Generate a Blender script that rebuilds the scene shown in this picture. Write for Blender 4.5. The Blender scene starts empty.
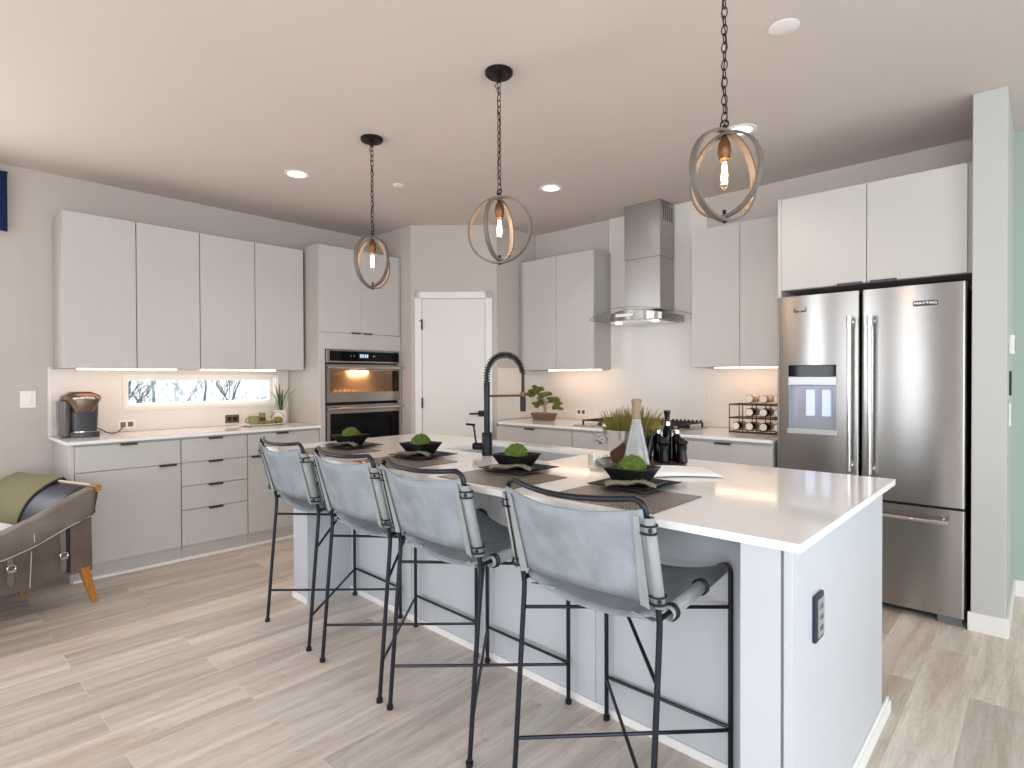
import bpy, bmesh, math, random
from mathutils import Vector, Matrix, Euler
random.seed(7)
PI = math.pi
S = bpy.context.scene
C = S.collection

# ---------------------------------------------------------------- camera
CAM_H = 1.311
yaw, pitch, roll = math.radians(42.7715), math.radians(-0.576), math.radians(-0.1917)
fwd = Vector((-math.sin(yaw)*math.cos(pitch), math.cos(yaw)*math.cos(pitch), math.sin(pitch)))
rgt = Vector((math.cos(yaw), math.sin(yaw), 0))
upv = rgt.cross(fwd)
r2 = rgt*math.cos(roll)+upv*math.sin(roll)
u2 = -rgt*math.sin(roll)+upv*math.cos(roll)
cd = bpy.data.cameras.new('camera'); cam = bpy.data.objects.new('camera', cd); C.objects.link(cam)
cd.sensor_width = 36; cd.lens = 576.3/1024*36; cd.clip_start = .05; cd.clip_end = 200
m = Matrix((r2, u2, -fwd)).transposed().to_4x4(); m.translation = Vector((0, 0, CAM_H))
cam.matrix_world = m
S.camera = cam

# ---------------------------------------------------------------- exposure, world, lights
S.view_settings.view_transform = 'Standard'; S.view_settings.look = 'None'
S.view_settings.gamma = 1; S.view_settings.use_curve_mapping = False
S.view_settings.exposure = 0.17

w = bpy.data.worlds.new('sky'); S.world = w; w.use_nodes = True
bg = w.node_tree.nodes['Background']; bg.inputs[0].default_value = (.80, .89, 1, 1); bg.inputs[1].default_value = 1.6

def lamp(name, kind, loc, energy, color, rot=None, size=None, size_y=None, aim=None, radius=None):
    l = bpy.data.lights.new(name, kind); l.energy = energy; l.color = color
    o = bpy.data.objects.new(name, l); C.objects.link(o); o.location = loc
    if kind == 'AREA':
        l.shape = 'RECTANGLE'; l.size = size; l.size_y = size_y
    if radius is not None: l.shadow_soft_size = radius
    if aim is not None:
        o.rotation_euler = (Vector(aim)-Vector(loc)).to_track_quat('-Z', 'Y').to_euler()
    return o
# sun through the window in the left wall
sun = lamp('sunlight', 'SUN', (-8, 1, 8), 13.0, (1, .87, .77))
sun.data.angle = math.radians(1.2)
sun.rotation_euler = Vector((.52, -.13, -.86)).to_track_quat('-Z', 'Y').to_euler()
# daylight in the big glazed openings behind and beside the camera
for (xa, xb, e) in ((-3.1, -2.55, 15), (-1.95, -1.05, 11), (.3, 2.6, 60)):
    l = lamp('daylight_rear_window', 'AREA', ((xa+xb)/2, -2.93, 1.3), e, (.88, .94, 1), size=xb-xa, size_y=2.1, aim=((xa+xb)/2, 0, 1.1)); l.data.spread = math.radians(130)
lamp('daylight_side_window', 'AREA', (2.93, .2, 1.35), 66, (.84, .92, 1), size=3.4, size_y=2.1, aim=(0, .2, 1.1)).data.spread = math.radians(140)
lamp('daylight_left_window', 'AREA', (-5.0, -.85, 1.6), 24, (.95, .97, 1), size=2.2, size_y=1.4, aim=(0, -.85, 1.2))
lamp('daylight_hall_window', 'AREA', (2.9, 4.1, 1.5), 15, (.9, 1, .98), size=.7, size_y=1.8, aim=(0, 4.1, 1.4))

# ---------------------------------------------------------------- materials
def lin(r, g, b):
    f = lambda c: (c/255/12.92 if c/255 <= .04045 else ((c/255+.055)/1.055)**2.4)
    return (f(r), f(g), f(b), 1)
MATS = {}
def mat(name, col=(200, 200, 200), rough=.5, metal=0, bump=0, bscale=40, var=0, vscale=6, trans=0, emit=None, estr=0, ior=1.45, spec=.5, aniso=0, stretch=(1, 1, 1), coat=0):
    mm = bpy.data.materials.new(name); mm.use_nodes = True
    nt = mm.node_tree; b = nt.nodes['Principled BSDF']
    c = lin(*col)
    b.inputs['Base Color'].default_value = c; b.inputs['Roughness'].default_value = rough
    b.inputs['Metallic'].default_value = metal; b.inputs['IOR'].default_value = ior
    b.inputs['Specular IOR Level'].default_value = spec
    if trans: b.inputs['Transmission Weight'].default_value = trans
    if coat: b.inputs['Coat Weight'].default_value = coat
    if emit: b.inputs['Emission Color'].default_value = lin(*emit); b.inputs['Emission Strength'].default_value = estr
    tc = nt.nodes.new('ShaderNodeTexCoord'); mp = nt.nodes.new('ShaderNodeMapping')
    mp.inputs['Scale'].default_value = stretch
    nt.links.new(tc.outputs['Object'], mp.inputs[0])
    n = nt.nodes.new('ShaderNodeTexNoise'); n.inputs['Scale'].default_value = vscale; n.inputs['Detail'].default_value = 4
    nt.links.new(mp.outputs[0], n.inputs[0])
    if var:
        mx = nt.nodes.new('ShaderNodeMix'); mx.data_type = 'RGBA'
        k0, k1 = 1-var, 1+var
        mx.inputs[6].default_value = (c[0]*k0, c[1]*k0, c[2]*k0, 1)
        mx.inputs[7].default_value = (min(1, c[0]*k1), min(1, c[1]*k1), min(1, c[2]*k1), 1)
        nt.links.new(n.outputs[0], mx.inputs[0]); nt.links.new(mx.outputs[2], b.inputs['Base Color'])
    if bump:
        n2 = nt.nodes.new('ShaderNodeTexNoise'); n2.inputs['Scale'].default_value = bscale; n2.inputs['Detail'].default_value = 3
        nt.links.new(mp.outputs[0], n2.inputs[0])
        bp = nt.nodes.new('ShaderNodeBump'); bp.inputs['Strength'].default_value = bump; bp.inputs['Distance'].default_value = .01
        nt.links.new(n2.outputs[0], bp.inputs['Height']); nt.links.new(bp.outputs[0], b.inputs['Normal'])
    if aniso:
        b.inputs['Anisotropic'].default_value = aniso; b.inputs['Anisotropic Rotation'].default_value = .25
        t = nt.nodes.new('ShaderNodeTangent'); t.direction_type = 'RADIAL'; t.axis = 'Z'
        nt.links.new(t.outputs[0], b.inputs['Tangent'])
    MATS[name] = mm
    return mm
M_wall = mat('wall_paint', (200, 191, 183), .85, bump=.03, bscale=150)
M_ceil = mat('ceiling_paint', (215, 204, 197), .9, bump=.04, bscale=90)
M_teal = mat('hall_wall_paint', (178, 193, 184), .85)
M_trim = mat('white_trim', (238, 236, 232), .45)
M_door = mat('door_paint', (232, 228, 222), .45)
M_cab = mat('cabinet_laminate', (200, 196, 191), .42, var=.02, vscale=3, bump=.015, bscale=60, stretch=(8, 8, 1))
M_side = mat('cabinet_side', (188, 182, 176), .45)
M_isl = mat('island_paint', (194, 197, 202), .4, bump=.01, bscale=60)  # same paint as the cabinets, with cool daylight tinted into the colour
M_top = mat('quartz', (247, 246, 245), .09, var=.015, vscale=30)
M_pull = mat('dark_bronze_pull', (84, 80, 76), .4, metal=.6)
M_steel = mat('brushed_steel', (172, 169, 166), .25, metal=1, aniso=.85)
M_steelp = mat('polished_steel', (215, 213, 210), .14, metal=1)
M_sink = mat('sink_steel', (206, 208, 212), .35, metal=.55)
M_blkgl = mat('black_glass', (8, 8, 10), .05, spec=.25)
M_blk = mat('matt_black', (22, 22, 24), .45)
M_blkm = mat('black_metal', (26, 27, 32), .32, metal=.5)
M_blkp = mat('black_plastic', (20, 20, 22), .25)
M_stool = mat('stool_metal', (48, 50, 58), .32, metal=.75)
M_lea = mat('grey_suede', (140, 147, 154), .8, var=.42, vscale=12, bump=.12, bscale=90)
M_leadk = mat('grey_suede_sleeve', (148, 152, 152), .75, var=.16, vscale=20, bump=.12, bscale=90)
M_gap = mat('shadow_gap', (70, 66, 63), .8)
M_led = mat('warm_led', (255, 230, 200), .5, emit=(255, 214, 180), estr=9)
M_dl = mat('downlight_lens', (255, 250, 240), .5, emit=(255, 240, 220), estr=5)
M_white = mat('white_plastic', (240, 238, 234), .35)
M_cer = mat('white_ceramic', (238, 234, 226), .25)
M_moss = mat('moss', (86, 108, 40), .95, var=.45, vscale=70, bump=.9, bscale=160)
M_bowl = mat('black_stoneware', (24, 22, 24), .28)
M_char = mat('charcoal_plate', (42, 38, 38), .35)
M_lin = mat('linen_napkin', (128, 122, 104), .9, var=.15, vscale=60)
M_ring = mat('weathered_ring', (120, 110, 103), .55, metal=.3, var=.15, vscale=30, bump=.1, bscale=120)
M_ringin = mat('copper_socket', (120, 84, 58), .4, metal=.8)
M_chain = mat('chain_metal', (40, 34, 31), .45, metal=.7)
def glassmat(name, col, rough, alpha):
    g = bpy.data.materials.new(name); g.use_nodes = True; nt = g.node_tree
    nt.nodes.clear(); o = nt.nodes.new('ShaderNodeOutputMaterial'); mx = nt.nodes.new('ShaderNodeMixShader')
    tr = nt.nodes.new('ShaderNodeBsdfTransparent'); gl = nt.nodes.new('ShaderNodeBsdfGlossy'); lw = nt.nodes.new('ShaderNodeLayerWeight'); lw.inputs[0].default_value = .5; pw = nt.nodes.new('ShaderNodeMath'); pw.operation = 'POWER'; pw.inputs[1].default_value = 4; fr = nt.nodes.new('ShaderNodeMath'); fr.operation = 'MULTIPLY_ADD'
    tr.inputs[0].default_value = lin(*col); gl.inputs['Roughness'].default_value = rough; nt.links.new(lw.outputs['Facing'], pw.inputs[0]); nt.links.new(pw.outputs[0], fr.inputs[0]); fr.inputs[1].default_value = (alpha-1)*1.4; fr.inputs[2].default_value = (alpha-1)*.10
    nt.links.new(fr.outputs[0], mx.inputs[0]); nt.links.new(tr.outputs[0], mx.inputs[1]); nt.links.new(gl.outputs[0], mx.inputs[2])
    nt.links.new(mx.outputs[0], o.inputs[0]); return g
M_pane = glassmat('window_glass', (248, 252, 252), 0, 1.3)
M_clear = glassmat('clear_glass', (247, 250, 249), .03, 1.5)
M_bulb = glassmat('bulb_glass', (255, 251, 246), .02, 1.05)
M_fil = mat('filament', (255, 220, 170), .5, emit=(255, 205, 150), estr=40)
M_gold = mat('oak_leg', (176, 118, 52), .45, var=.25, vscale=8, stretch=(8, 8, 1))
M_wood = mat('walnut_tray', (96, 66, 44), .5, var=.25, vscale=10)
M_cork = mat('turned_wood', (150, 126, 104), .6, var=.2, vscale=30)
M_choc = mat('taupe_leather', (104, 91, 80), .62, var=.75, vscale=5, bump=.25, bscale=60)
M_chocd = mat('taupe_leather_flap', (118, 106, 96), .6, var=.75, vscale=5, bump=.35, bscale=25)
M_stitch = mat('pale_stitching', (205, 196, 184), .8)
M_navy = mat('black_leather', (38, 40, 50), .38)
M_khaki = mat('khaki_wool', (126, 120, 90), .95, bump=.3, bscale=120)
M_khakie = mat('dark_trim', (40, 42, 36), .9)
M_pill = mat('white_cotton', (226, 226, 224), .9, bump=.2, bscale=90)
M_leaf = mat('dark_leaf', (72, 92, 52), .5, var=.3, vscale=20)
M_bons = mat('bonsai_foliage', (104, 108, 44), .8, var=.5, vscale=60, bump=.8, bscale=120)
M_bark = mat('pale_bark', (176, 142, 112), .8, var=.2, vscale=30)
M_bpot = mat('brown_glazed_pot', (120, 94, 72), .4)
M_grass = mat('yellow_green_grass', (124, 114, 52), .8, var=.35, vscale=30)
M_curt = mat('navy_fabric', (16, 42, 84), .9, bump=.2, bscale=80)
M_green = mat('sage_ceramic', (140, 142, 92), .35, var=.15, vscale=30)
M_apple = mat('olive_fruit', (122, 118, 44), .4)
M_bread = mat('cream_biscuit', (222, 200, 158), .8)
M_snow = mat('snow', (206, 214, 220), .9)
M_tree = mat('frosted_bark', (150, 156, 160), .9)
M_treed = mat('dark_bark', (84, 90, 94), .9)
M_ever = mat('evergreen_needles', (126, 144, 148), .9, var=.4, vscale=4)
M_disp = mat('blue_display', (50, 56, 70), .3, emit=(120, 140, 180), estr=.15)
M_digit = mat('display_digits', (200, 215, 255), .3, emit=(190, 210, 255), estr=.7)
M_frost = mat('dispenser_paddle', (205, 212, 232), .3, emit=(190, 205, 255), estr=.45)  # faint emission stands in for the bluish light on the paddles
M_ovin = mat('oven_cavity', (214, 194, 172), .5)
M_ovlamp = mat('oven_lamp', (255, 226, 190), .5, emit=(255, 230, 200), estr=60)
M_botl = mat('dark_bottle_glass', (30, 18, 14), .1)
M_amber = mat('amber_foil', (200, 150, 70), .35, metal=.4)
M_label = mat('paper_label', (236, 230, 220), .7)
M_rack = mat('bronze_wire', (86, 66, 52), .4, metal=.6)
M_badge = mat('badge_dark', (46, 50, 58), .3)
M_outp = mat('grey_receptacle', (150, 150, 150), .4)
M_bronp = mat('bronze_plate', (120, 100, 80), .4, metal=.5)
M_towel = mat('white_towel', (240, 240, 238), .95, bump=.3, bscale=60)
M_keur = mat('coffee_bronze', (118, 98, 84), .25, metal=.55)
M_keud = mat('coffee_charcoal', (62, 62, 66), .3)

def tile_mat():
    g = bpy.data.materials.new('chevron_tile'); g.use_nodes = True; nt = g.node_tree; b = nt.nodes['Principled BSDF']
    N = nt.nodes.new; L = nt.links.new
    def mth(op, a, bb=None, c=None):
        n = N('ShaderNodeMath'); n.operation = op
        for i, v in enumerate((a, bb, c)):
            if v is None: continue
            if isinstance(v, (int, float)): n.inputs[i].default_value = v
            else: L(v, n.inputs[i])
        return n.outputs[0]
    tc = N('ShaderNodeTexCoord'); sp = N('ShaderNodeSeparateXYZ'); L(tc.outputs['Object'], sp.inputs[0])
    u = mth('ADD', sp.outputs[0], sp.outputs[1]); z = sp.outputs[2]
    pp = mth('PINGPONG', u, .09)
    d = mth('FRACT', mth('DIVIDE', mth('ADD', z, pp), .036))
    l1 = mth('LESS_THAN', d, .09)
    e = mth('FRACT', mth('DIVIDE', u, .09)); l2 = mth('LESS_THAN', e, .035)
    ln = mth('MAXIMUM', l1, mth('MULTIPLY', l2, .4))
    mx = N('ShaderNodeMix'); mx.data_type = 'RGBA'; L(ln, mx.inputs[0])
    mx.inputs[6].default_value = lin(232, 226, 219); mx.inputs[7].default_value = lin(221, 214, 207)
    L(mx.outputs[2], b.inputs['Base Color']); b.inputs['Roughness'].default_value = .22
    bp = N('ShaderNodeBump'); bp.inputs['Strength'].default_value = .10; bp.inputs['Distance'].default_value = .002; bp.invert = True
    L(ln, bp.inputs['Height']); L(bp.outputs[0], b.inputs['Normal'])
    return g
M_tile = tile_mat()

def floor_mat():
    g = bpy.data.materials.new('oak_plank_floor'); g.use_nodes = True; nt = g.node_tree; b = nt.nodes['Principled BSDF']
    N = nt.nodes.new; L = nt.links.new
    tc = N('ShaderNodeTexCoord'); mp = N('ShaderNodeMapping'); mp.inputs['Rotation'].default_value = (0, 0, PI/2); mp.inputs['Location'].default_value = (.55, .046, 0); L(tc.outputs['Object'], mp.inputs[0])
    def brick(c1, c2, mc, ms):
        br = N('ShaderNodeTexBrick'); L(mp.outputs[0], br.inputs[0])
        br.inputs['Color1'].default_value = c1; br.inputs['Color2'].default_value = c2; br.inputs['Mortar'].default_value = mc
        br.inputs['Scale'].default_value = 1; br.inputs['Brick Width'].default_value = 1.22; br.inputs['Row Height'].default_value = .178
        br.inputs['Mortar Size'].default_value = ms; br.inputs['Mortar Smooth'].default_value = .1; br.offset = .37; br.offset_frequency = 2
        return br
    br = brick((0, 0, 0, 1), (1, 1, 1, 1), (.5, .5, .5, 1), 0)
    ms = brick((0, 0, 0, 1), (0, 0, 0, 1), (1, 1, 1, 1), .0022)
    # per plank shift of the grain
    sc = N('ShaderNodeVectorMath'); sc.operation = 'SCALE'; L(br.outputs['Color'], sc.inputs[0]); sc.inputs['Scale'].default_value = 17
    ad = N('ShaderNodeVectorMath'); ad.operation = 'ADD'; L(tc.outputs['Object'], ad.inputs[0]); L(sc.outputs[0], ad.inputs[1])
    def noise(scale, st, det=5, dist=0):
        mq = N('ShaderNodeMapping'); mq.inputs['Scale'].default_value = st; L(ad.outputs[0], mq.inputs[0])
        n = N('ShaderNodeTexNoise'); n.inputs['Scale'].default_value = scale; n.inputs['Detail'].default_value = det; n.inputs['Distortion'].default_value = dist
        L(mq.outputs[0], n.inputs[0]); return n
    g1 = noise(2.2, (6, .55, 1), 6, .5); g2 = noise(26, (5, .35, 1), 4, .2); g3 = noise(1.1, (1.6, .6, 1), 2)
    mq = N('ShaderNodeMapping'); mq.inputs['Scale'].default_value = (3.2, .55, 1); L(ad.outputs[0], mq.inputs[0])
    wv = N('ShaderNodeTexNoise'); wv.inputs['Scale'].default_value = 1.6; wv.inputs['Detail'].default_value = 1; wv.inputs['Distortion'].default_value = .3; L(mq.outputs[0], wv.inputs[0])
    mm1 = N('ShaderNodeMath'); mm1.operation = 'MULTIPLY'; L(wv.outputs[0], mm1.inputs[0]); mm1.inputs[1].default_value = 34
    fr = N('ShaderNodeMath'); fr.operation = 'FRACT'; L(mm1.outputs[0], fr.inputs[0])
    def mixc(fac, a, bcol, f=None):
        mx = N('ShaderNodeMix'); mx.data_type = 'RGBA'
        if fac is not None: L(fac, mx.inputs[0])
        else: mx.inputs[0].default_value = f
        for i, v in ((6, a), (7, bcol)):
            if isinstance(v, tuple): mx.inputs[i].default_value = v
            else: L(v, mx.inputs[i])
        return mx.outputs[2]
    cr = N('ShaderNodeValToRGB'); L(g1.outputs[0], cr.inputs[0])
    cr.color_ramp.elements[0].position = .30; cr.color_ramp.elements[0].color = lin(200, 184, 170)
    cr.color_ramp.elements[1].position = .68; cr.color_ramp.elements[1].color = lin(238, 229, 219)
    c = cr.outputs[0]
    tone = mixc(br.outputs['Color'], (.80, .80, .80, 1), (1.06, 1.05, 1.04, 1))
    def mul(a, bb, f):
        mx = N('ShaderNodeMix'); mx.data_type = 'RGBA'; mx.blend_type = 'MULTIPLY'; mx.inputs[0].default_value = f
        L(a, mx.inputs[6]); L(bb, mx.inputs[7]); return mx.outputs[2]
    c = mul(c, tone, 1)
    r2_ = N('ShaderNodeValToRGB'); L(g2.outputs[0], r2_.inputs[0]); r2_.color_ramp.elements[0].position = .35; r2_.color_ramp.elements[0].color = (.72, .7, .68, 1); r2_.color_ramp.elements[1].position = .6; r2_.color_ramp.elements[1].color = (1, 1, 1, 1)
    c = mul(c, r2_.outputs[0], .4)
    r3_ = N('ShaderNodeValToRGB'); L(fr.outputs[0], r3_.inputs[0]); r3_.color_ramp.elements[0].position = 0; r3_.color_ramp.elements[0].color = (.66, .64, .62, 1); r3_.color_ramp.elements[1].position = .25; r3_.color_ramp.elements[1].color = (1, 1, 1, 1)
    c = mul(c, r3_.outputs[0], .3)
    sf = N('ShaderNodeMath'); sf.operation = 'MULTIPLY'; L(ms.outputs['Color'], sf.inputs[0]); sf.inputs[1].default_value = .4
    c = mixc(sf.outputs[0], c, lin(236, 228, 218))
    L(c, b.inputs['Base Color']); b.inputs['Roughness'].default_value = .42
    bp = N('ShaderNodeBump'); bp.inputs['Strength'].default_value = .12; bp.inputs['Distance'].default_value = .003
    L(g2.outputs[0], bp.inputs['Height']); L(bp.outputs[0], b.inputs['Normal'])
    return g
M_floor = floor_mat()

def mat_stripes():
    g = bpy.data.materials.new('woven_placemat'); g.use_nodes = True; nt = g.node_tree; b = nt.nodes['Principled BSDF']
    N = nt.nodes.new; L = nt.links.new
    tc = N('ShaderNodeTexCoord'); wv = N('ShaderNodeTexWave'); wv.bands_direction = 'X'; wv.inputs['Scale'].default_value = 28
    L(tc.outputs['Object'], wv.inputs[0])
    cr = N('ShaderNodeValToRGB'); L(wv.outputs[0], cr.inputs[0]); cr.color_ramp.elements[0].position = .45; cr.color_ramp.elements[0].color = lin(78, 72, 70); cr.color_ramp.elements[1].position = .6; cr.color_ramp.elements[1].color = lin(202, 188, 174)  # dark bands paint the plate's reflection into the light taupe ribs
    L(cr.outputs[0], b.inputs['Base Color']); b.inputs['Roughness'].default_value = .22; b.inputs['Metallic'].default_value = .35
    bp = N('ShaderNodeBump'); bp.inputs['Strength'].default_value = .6; bp.inputs['Distance'].default_value = .004; L(wv.outputs[0], bp.inputs['Height']); L(bp.outputs[0], b.inputs['Normal']); return g
M_mat = mat_stripes()

# ---------------------------------------------------------------- mesh helpers
class B:
    def __init__(s): s.bm = bmesh.new()
    def box(s, a, b, rot=None):
        x0, y0, z0 = a; x1, y1, z1 = b
        vs = [s.bm.verts.new(v) for v in ((x0,y0,z0),(x1,y0,z0),(x1,y1,z0),(x0,y1,z0),(x0,y0,z1),(x1,y0,z1),(x1,y1,z1),(x0,y1,z1))]
        for f in ((3,2,1,0),(4,5,6,7),(0,1,5,4),(1,2,6,5),(2,3,7,6),(3,0,4,7)): s.bm.faces.new([vs[i] for i in f])
        if rot:
            c, mt = rot
            for v in vs: v.co = mt @ (v.co-Vector(c)) + Vector(c)
        return s
    def prism(s, pts, off):
        """closed polygon pts (3D) extruded by vector off"""
        off = Vector(off); a = [s.bm.verts.new(p) for p in pts]; b = [s.bm.verts.new(Vector(p)+off) for p in pts]
        s.bm.faces.new(a[::-1]); s.bm.faces.new(b); n = len(a)
        for i in range(n): s.bm.faces.new((a[i], a[(i+1) % n], b[(i+1) % n], b[i]))
        return s
    def tube(s, pts, r, seg=8, closed=False, caps=True):
        pts = [Vector(p) for p in pts]; n = len(pts); rr = r if isinstance(r, (list, tuple)) else [r]*n
        rings = []; prev = None
        for i, p in enumerate(pts):
            if closed: d = pts[(i+1) % n]-pts[i-1]
            elif i == 0: d = pts[1]-p
            elif i == n-1: d = p-pts[i-1]
            else: d = (pts[i+1]-p).normalized()+(p-pts[i-1]).normalized()
            d.normalize()
            if prev is None:
                a = Vector((0, 0, 1)) if abs(d.z) < .9 else Vector((1, 0, 0)); x = a.cross(d).normalized()
            else: x = (prev-d*prev.dot(d)).normalized()
            prev = x; y = d.cross(x)
            rings.append([s.bm.verts.new(p+(x*math.cos(t)+y*math.sin(t))*rr[i]) for t in [2*PI*k/seg for k in range(seg)]])
        m_ = n if closed else n-1
        for i in range(m_):
            a, b = rings[i], rings[(i+1) % n]
            for k in range(seg): s.bm.faces.new((a[k], a[(k+1) % seg], b[(k+1) % seg], b[k]))
        if not closed and caps: s.bm.faces.new(rings[0][::-1]); s.bm.faces.new(rings[-1])
        return s
    def cyl(s, a, b, r, r1=None, seg=24): return s.tube([a, b], [r, r if r1 is None else r1], seg)
    def lathe(s, prof, c=(0, 0, 0), seg=28, sx=1, sy=1):
        c = Vector(c); rings = []
        for r, z in prof:
            if r < 1e-5: rings.append([s.bm.verts.new(c+Vector((0, 0, z)))])
            else: rings.append([s.bm.verts.new(c+Vector((r*sx*math.cos(2*PI*k/seg), r*sy*math.sin(2*PI*k/seg), z))) for k in range(seg)])
        for a, b in zip(rings, rings[1:]):
            if len(a) == 1 and len(b) == 1: continue
            for k in range(seg):
                k2 = (k+1) % seg
                if len(a) == 1: s.bm.faces.new((a[0], b[k2], b[k]))
                elif len(b) == 1: s.bm.faces.new((a[k], a[k2], b[0]))
                else: s.bm.faces.new((a[k], a[k2], b[k2], b[k]))
        return s
    def grid(s, fn, nu, nv, thick=None):
        g = [[s.bm.verts.new(fn(i/nu, j/nv)) for j in range(nv+1)] for i in range(nu+1)]
        for i in range(nu):
            for j in range(nv): s.bm.faces.new((g[i][j], g[i+1][j], g[i+1][j+1], g[i][j+1]))
        return s
    def ball(s, c, r, sub=2, sc=(1, 1, 1), jit=0):
        res = bmesh.ops.create_icosphere(s.bm, subdivisions=sub, radius=r)
        for v in res['verts']:
            k = 1+random.uniform(-jit, jit); v.co = Vector((v.co.x*sc[0]*k, v.co.y*sc[1]*k, v.co.z*sc[2]*k))+Vector(c)
        return s
    def torus(s, c, R, r, ax='z', seg=28, tseg=8, sc=(1, 1, 1)):
        pts = []
        for k in range(seg):
            t = 2*PI*k/seg; a, b = R*math.cos(t), R*math.sin(t)
            p = {'z': (a, b, 0), 'y': (a, 0, b), 'x': (0, a, b)}[ax]
            pts.append(Vector(c)+Vector((p[0]*sc[0], p[1]*sc[1], p[2]*sc[2])))
        return s.tube(pts, r, tseg, closed=True)
def obj(name, b, material, parent=None, smooth=False, bevel=0, solid=0, sub=0, seg=2):
    me = bpy.data.meshes.new(name); bmesh.ops.recalc_face_normals(b.bm, faces=b.bm.faces); b.bm.to_mesh(me); b.bm.free()
    o = bpy.data.objects.new(name, me); C.objects.link(o); me.materials.append(material)
    if parent is not None: o.parent = parent
    if smooth:
        me.polygons.foreach_set('use_smooth', [True]*len(me.polygons))
        try:
            me.set_sharp_from_angle(angle=math.radians(40))
        except Exception: pass
    if solid:
        q = o.modifiers.new('solid', 'SOLIDIFY'); q.thickness = solid; q.offset = 0
    if bevel:
        q = o.modifiers.new('bevel', 'BEVEL'); q.width = bevel; q.segments = seg; q.limit_method = 'ANGLE'; q.angle_limit = math.radians(35)
    if sub:
        q = o.modifiers.new('sub', 'SUBSURF'); q.levels = sub; q.render_levels = sub
    return o
def thing(name, label, cat, loc=(0, 0, 0), rz=0, group=None):
    o = bpy.data.objects.new(name, None); C.objects.link(o); o.location = loc; o.rotation_euler = (0, 0, rz); o.empty_display_size = .1
    o['label'] = label; o['category'] = cat
    if group: o['group'] = group
    return o
def tag(o, label, cat, group=None):
    o['label'] = label; o['category'] = cat
    if group: o['group'] = group
    return o
def struct(name, b, m_, parent=None, **k):
    o = obj(name, b, m_, parent, **k)
    if parent is None: o['kind'] = 'structure'
    return o
def dup(root, loc, rz=None, label=None):
    r = root.copy(); C.objects.link(r); r.location = loc
    if rz is not None: r.rotation_euler = (0, 0, rz)
    if label: r['label'] = label
    for ch in list(root.children):
        c = ch.copy(); C.objects.link(c); c.parent = r
        for g in ch.children:
            d = g.copy(); C.objects.link(d); d.parent = c
    return r
def arc(c, r, a0, a1, n, e1, e2):
    c, e1, e2 = Vector(c), Vector(e1), Vector(e2)
    return [c+e1*r*math.cos(a0+(a1-a0)*i/n)+e2*r*math.sin(a0+(a1-a0)*i/n) for i in range(n+1)]

# ---------------------------------------------------------------- room shell
XL, YB, ZC = -5.138, 4.489, 2.759
YR, XR, YH = -3.0, 3.0, 4.57
PA, PB = (-4.41, 3.36), (-3.812, 3.913)
struct('floor', B().box((XL-.15, YR-.15, -.1), (XR+.15, 5.2, 0)), M_floor)
struct('ceiling', B().box((XL-.15, YR-.15, ZC), (XR+.15, 5.2, ZC+.12)), M_ceil)
def wall_x(name, x0, x1, y0, y1, holes, m_):
    b = B(); y = y0
    for (h0, h1, z0, z1) in sorted(holes):
        b.box((x0, y, 0), (x1, h0, ZC)); b.box((x0, h0, 0), (x1, h1, z0)); b.box((x0, h0, z1), (x1, h1, ZC)); y = h1
    b.box((x0, y, 0), (x1, y1, ZC)); return struct(name, b, m_)
def wall_y(name, y0, y1, x0, x1, holes, m_):
    b = B(); x = x0
    for (h0, h1, z0, z1) in sorted(holes):
        b.box((x, y0, 0), (h0, y1, ZC)); b.box((h0, y0, 0), (h1, y1, z0)); b.box((h0, y0, z1), (h1, y1, ZC)); x = h1
    b.box((x, y0, 0), (x1, y1, ZC)); return struct(name, b, m_)
wall_x('wall_left', XL-.15, XL, YR, 5.1, [(-1.95, .30, .85, 2.3), (1.215, 2.40, 1.09, 1.335)], M_wall)
wall_y('wall_back', YB, YB+.12, PB[0], -.147, [], M_wall)
wall_y('wall_rear', YR-.15, YR, XL-.15, XR+.15, [(-3.15, -2.5, .25, 2.4), (-2.0, -1.0, .25, 2.4), (.25, 2.65, .25, 2.4)], M_wall)
wall_x('wall_right', XR, XR+.15, YR, YH+.1, [(-1.5, 1.9, .25, 2.4), (3.75, 4.45, .5, 2.3)], M_wall)
wall_y('wall_hall', YH, YH+.12, -.6, XR, [], M_teal)
# pantry box: return beside the tower, angled door wall, return beside the upper cabinet
struct('wall_pantry_side', B().prism([(XL, 3.372, 0), (PA[0], PA[1], 0), (PA[0]+.02, PA[1]+.1, 0), (XL, 3.47, 0)], (0, 0, ZC)), M_wall)
dv = Vector((PB[0]-PA[0], PB[1]-PA[1], 0)); plen = dv.length; dv.normalize(); nv = Vector((-dv.y, dv.x, 0))   # nv points away from the room
pq = [Vector((*PA, 0)), Vector((*PB, 0)), Vector((*PB, 0))+nv*.1, Vector((*PA, 0))+nv*.1]
struct('wall_pantry', B().prism(pq, (0, 0, ZC)), M_wall)
struct('wall_pantry_return', B().prism([(PB[0]-.1, PB[1]-.02, 0), (PB[0], PB[1], 0), (PB[0], YB+.1, 0), (PB[0]-.1, YB+.1, 0)], (0, 0, ZC)), M_wall)
# end partition beside the refrigerator
struct('wall_partition', B().box((-.278, 3.788, 0), (-.14, YH, ZC)), mat('partition_paint', (194, 194, 190), .8), bevel=.004)
bsb = B().box((-.29, 3.774, 0), (-.128, 3.788, .098)).box((-.14, 3.788, 0), (-.126, YH, .098))
struct('baseboard_partition', bsb, M_trim, bevel=.003)
struct('baseboard_hall', B().box((-.126, YH-.015, 0), (XR, YH, .098)), M_trim, bevel=.003)
struct('baseboard_left', B().box((XL, YR, 0), (XL+.014, .79, .12)), M_trim, bevel=.003)
struct('baseboard_rear', B().box((XL+.014, YR, 0), (XR, YR+.014, .12)), M_trim)
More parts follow.
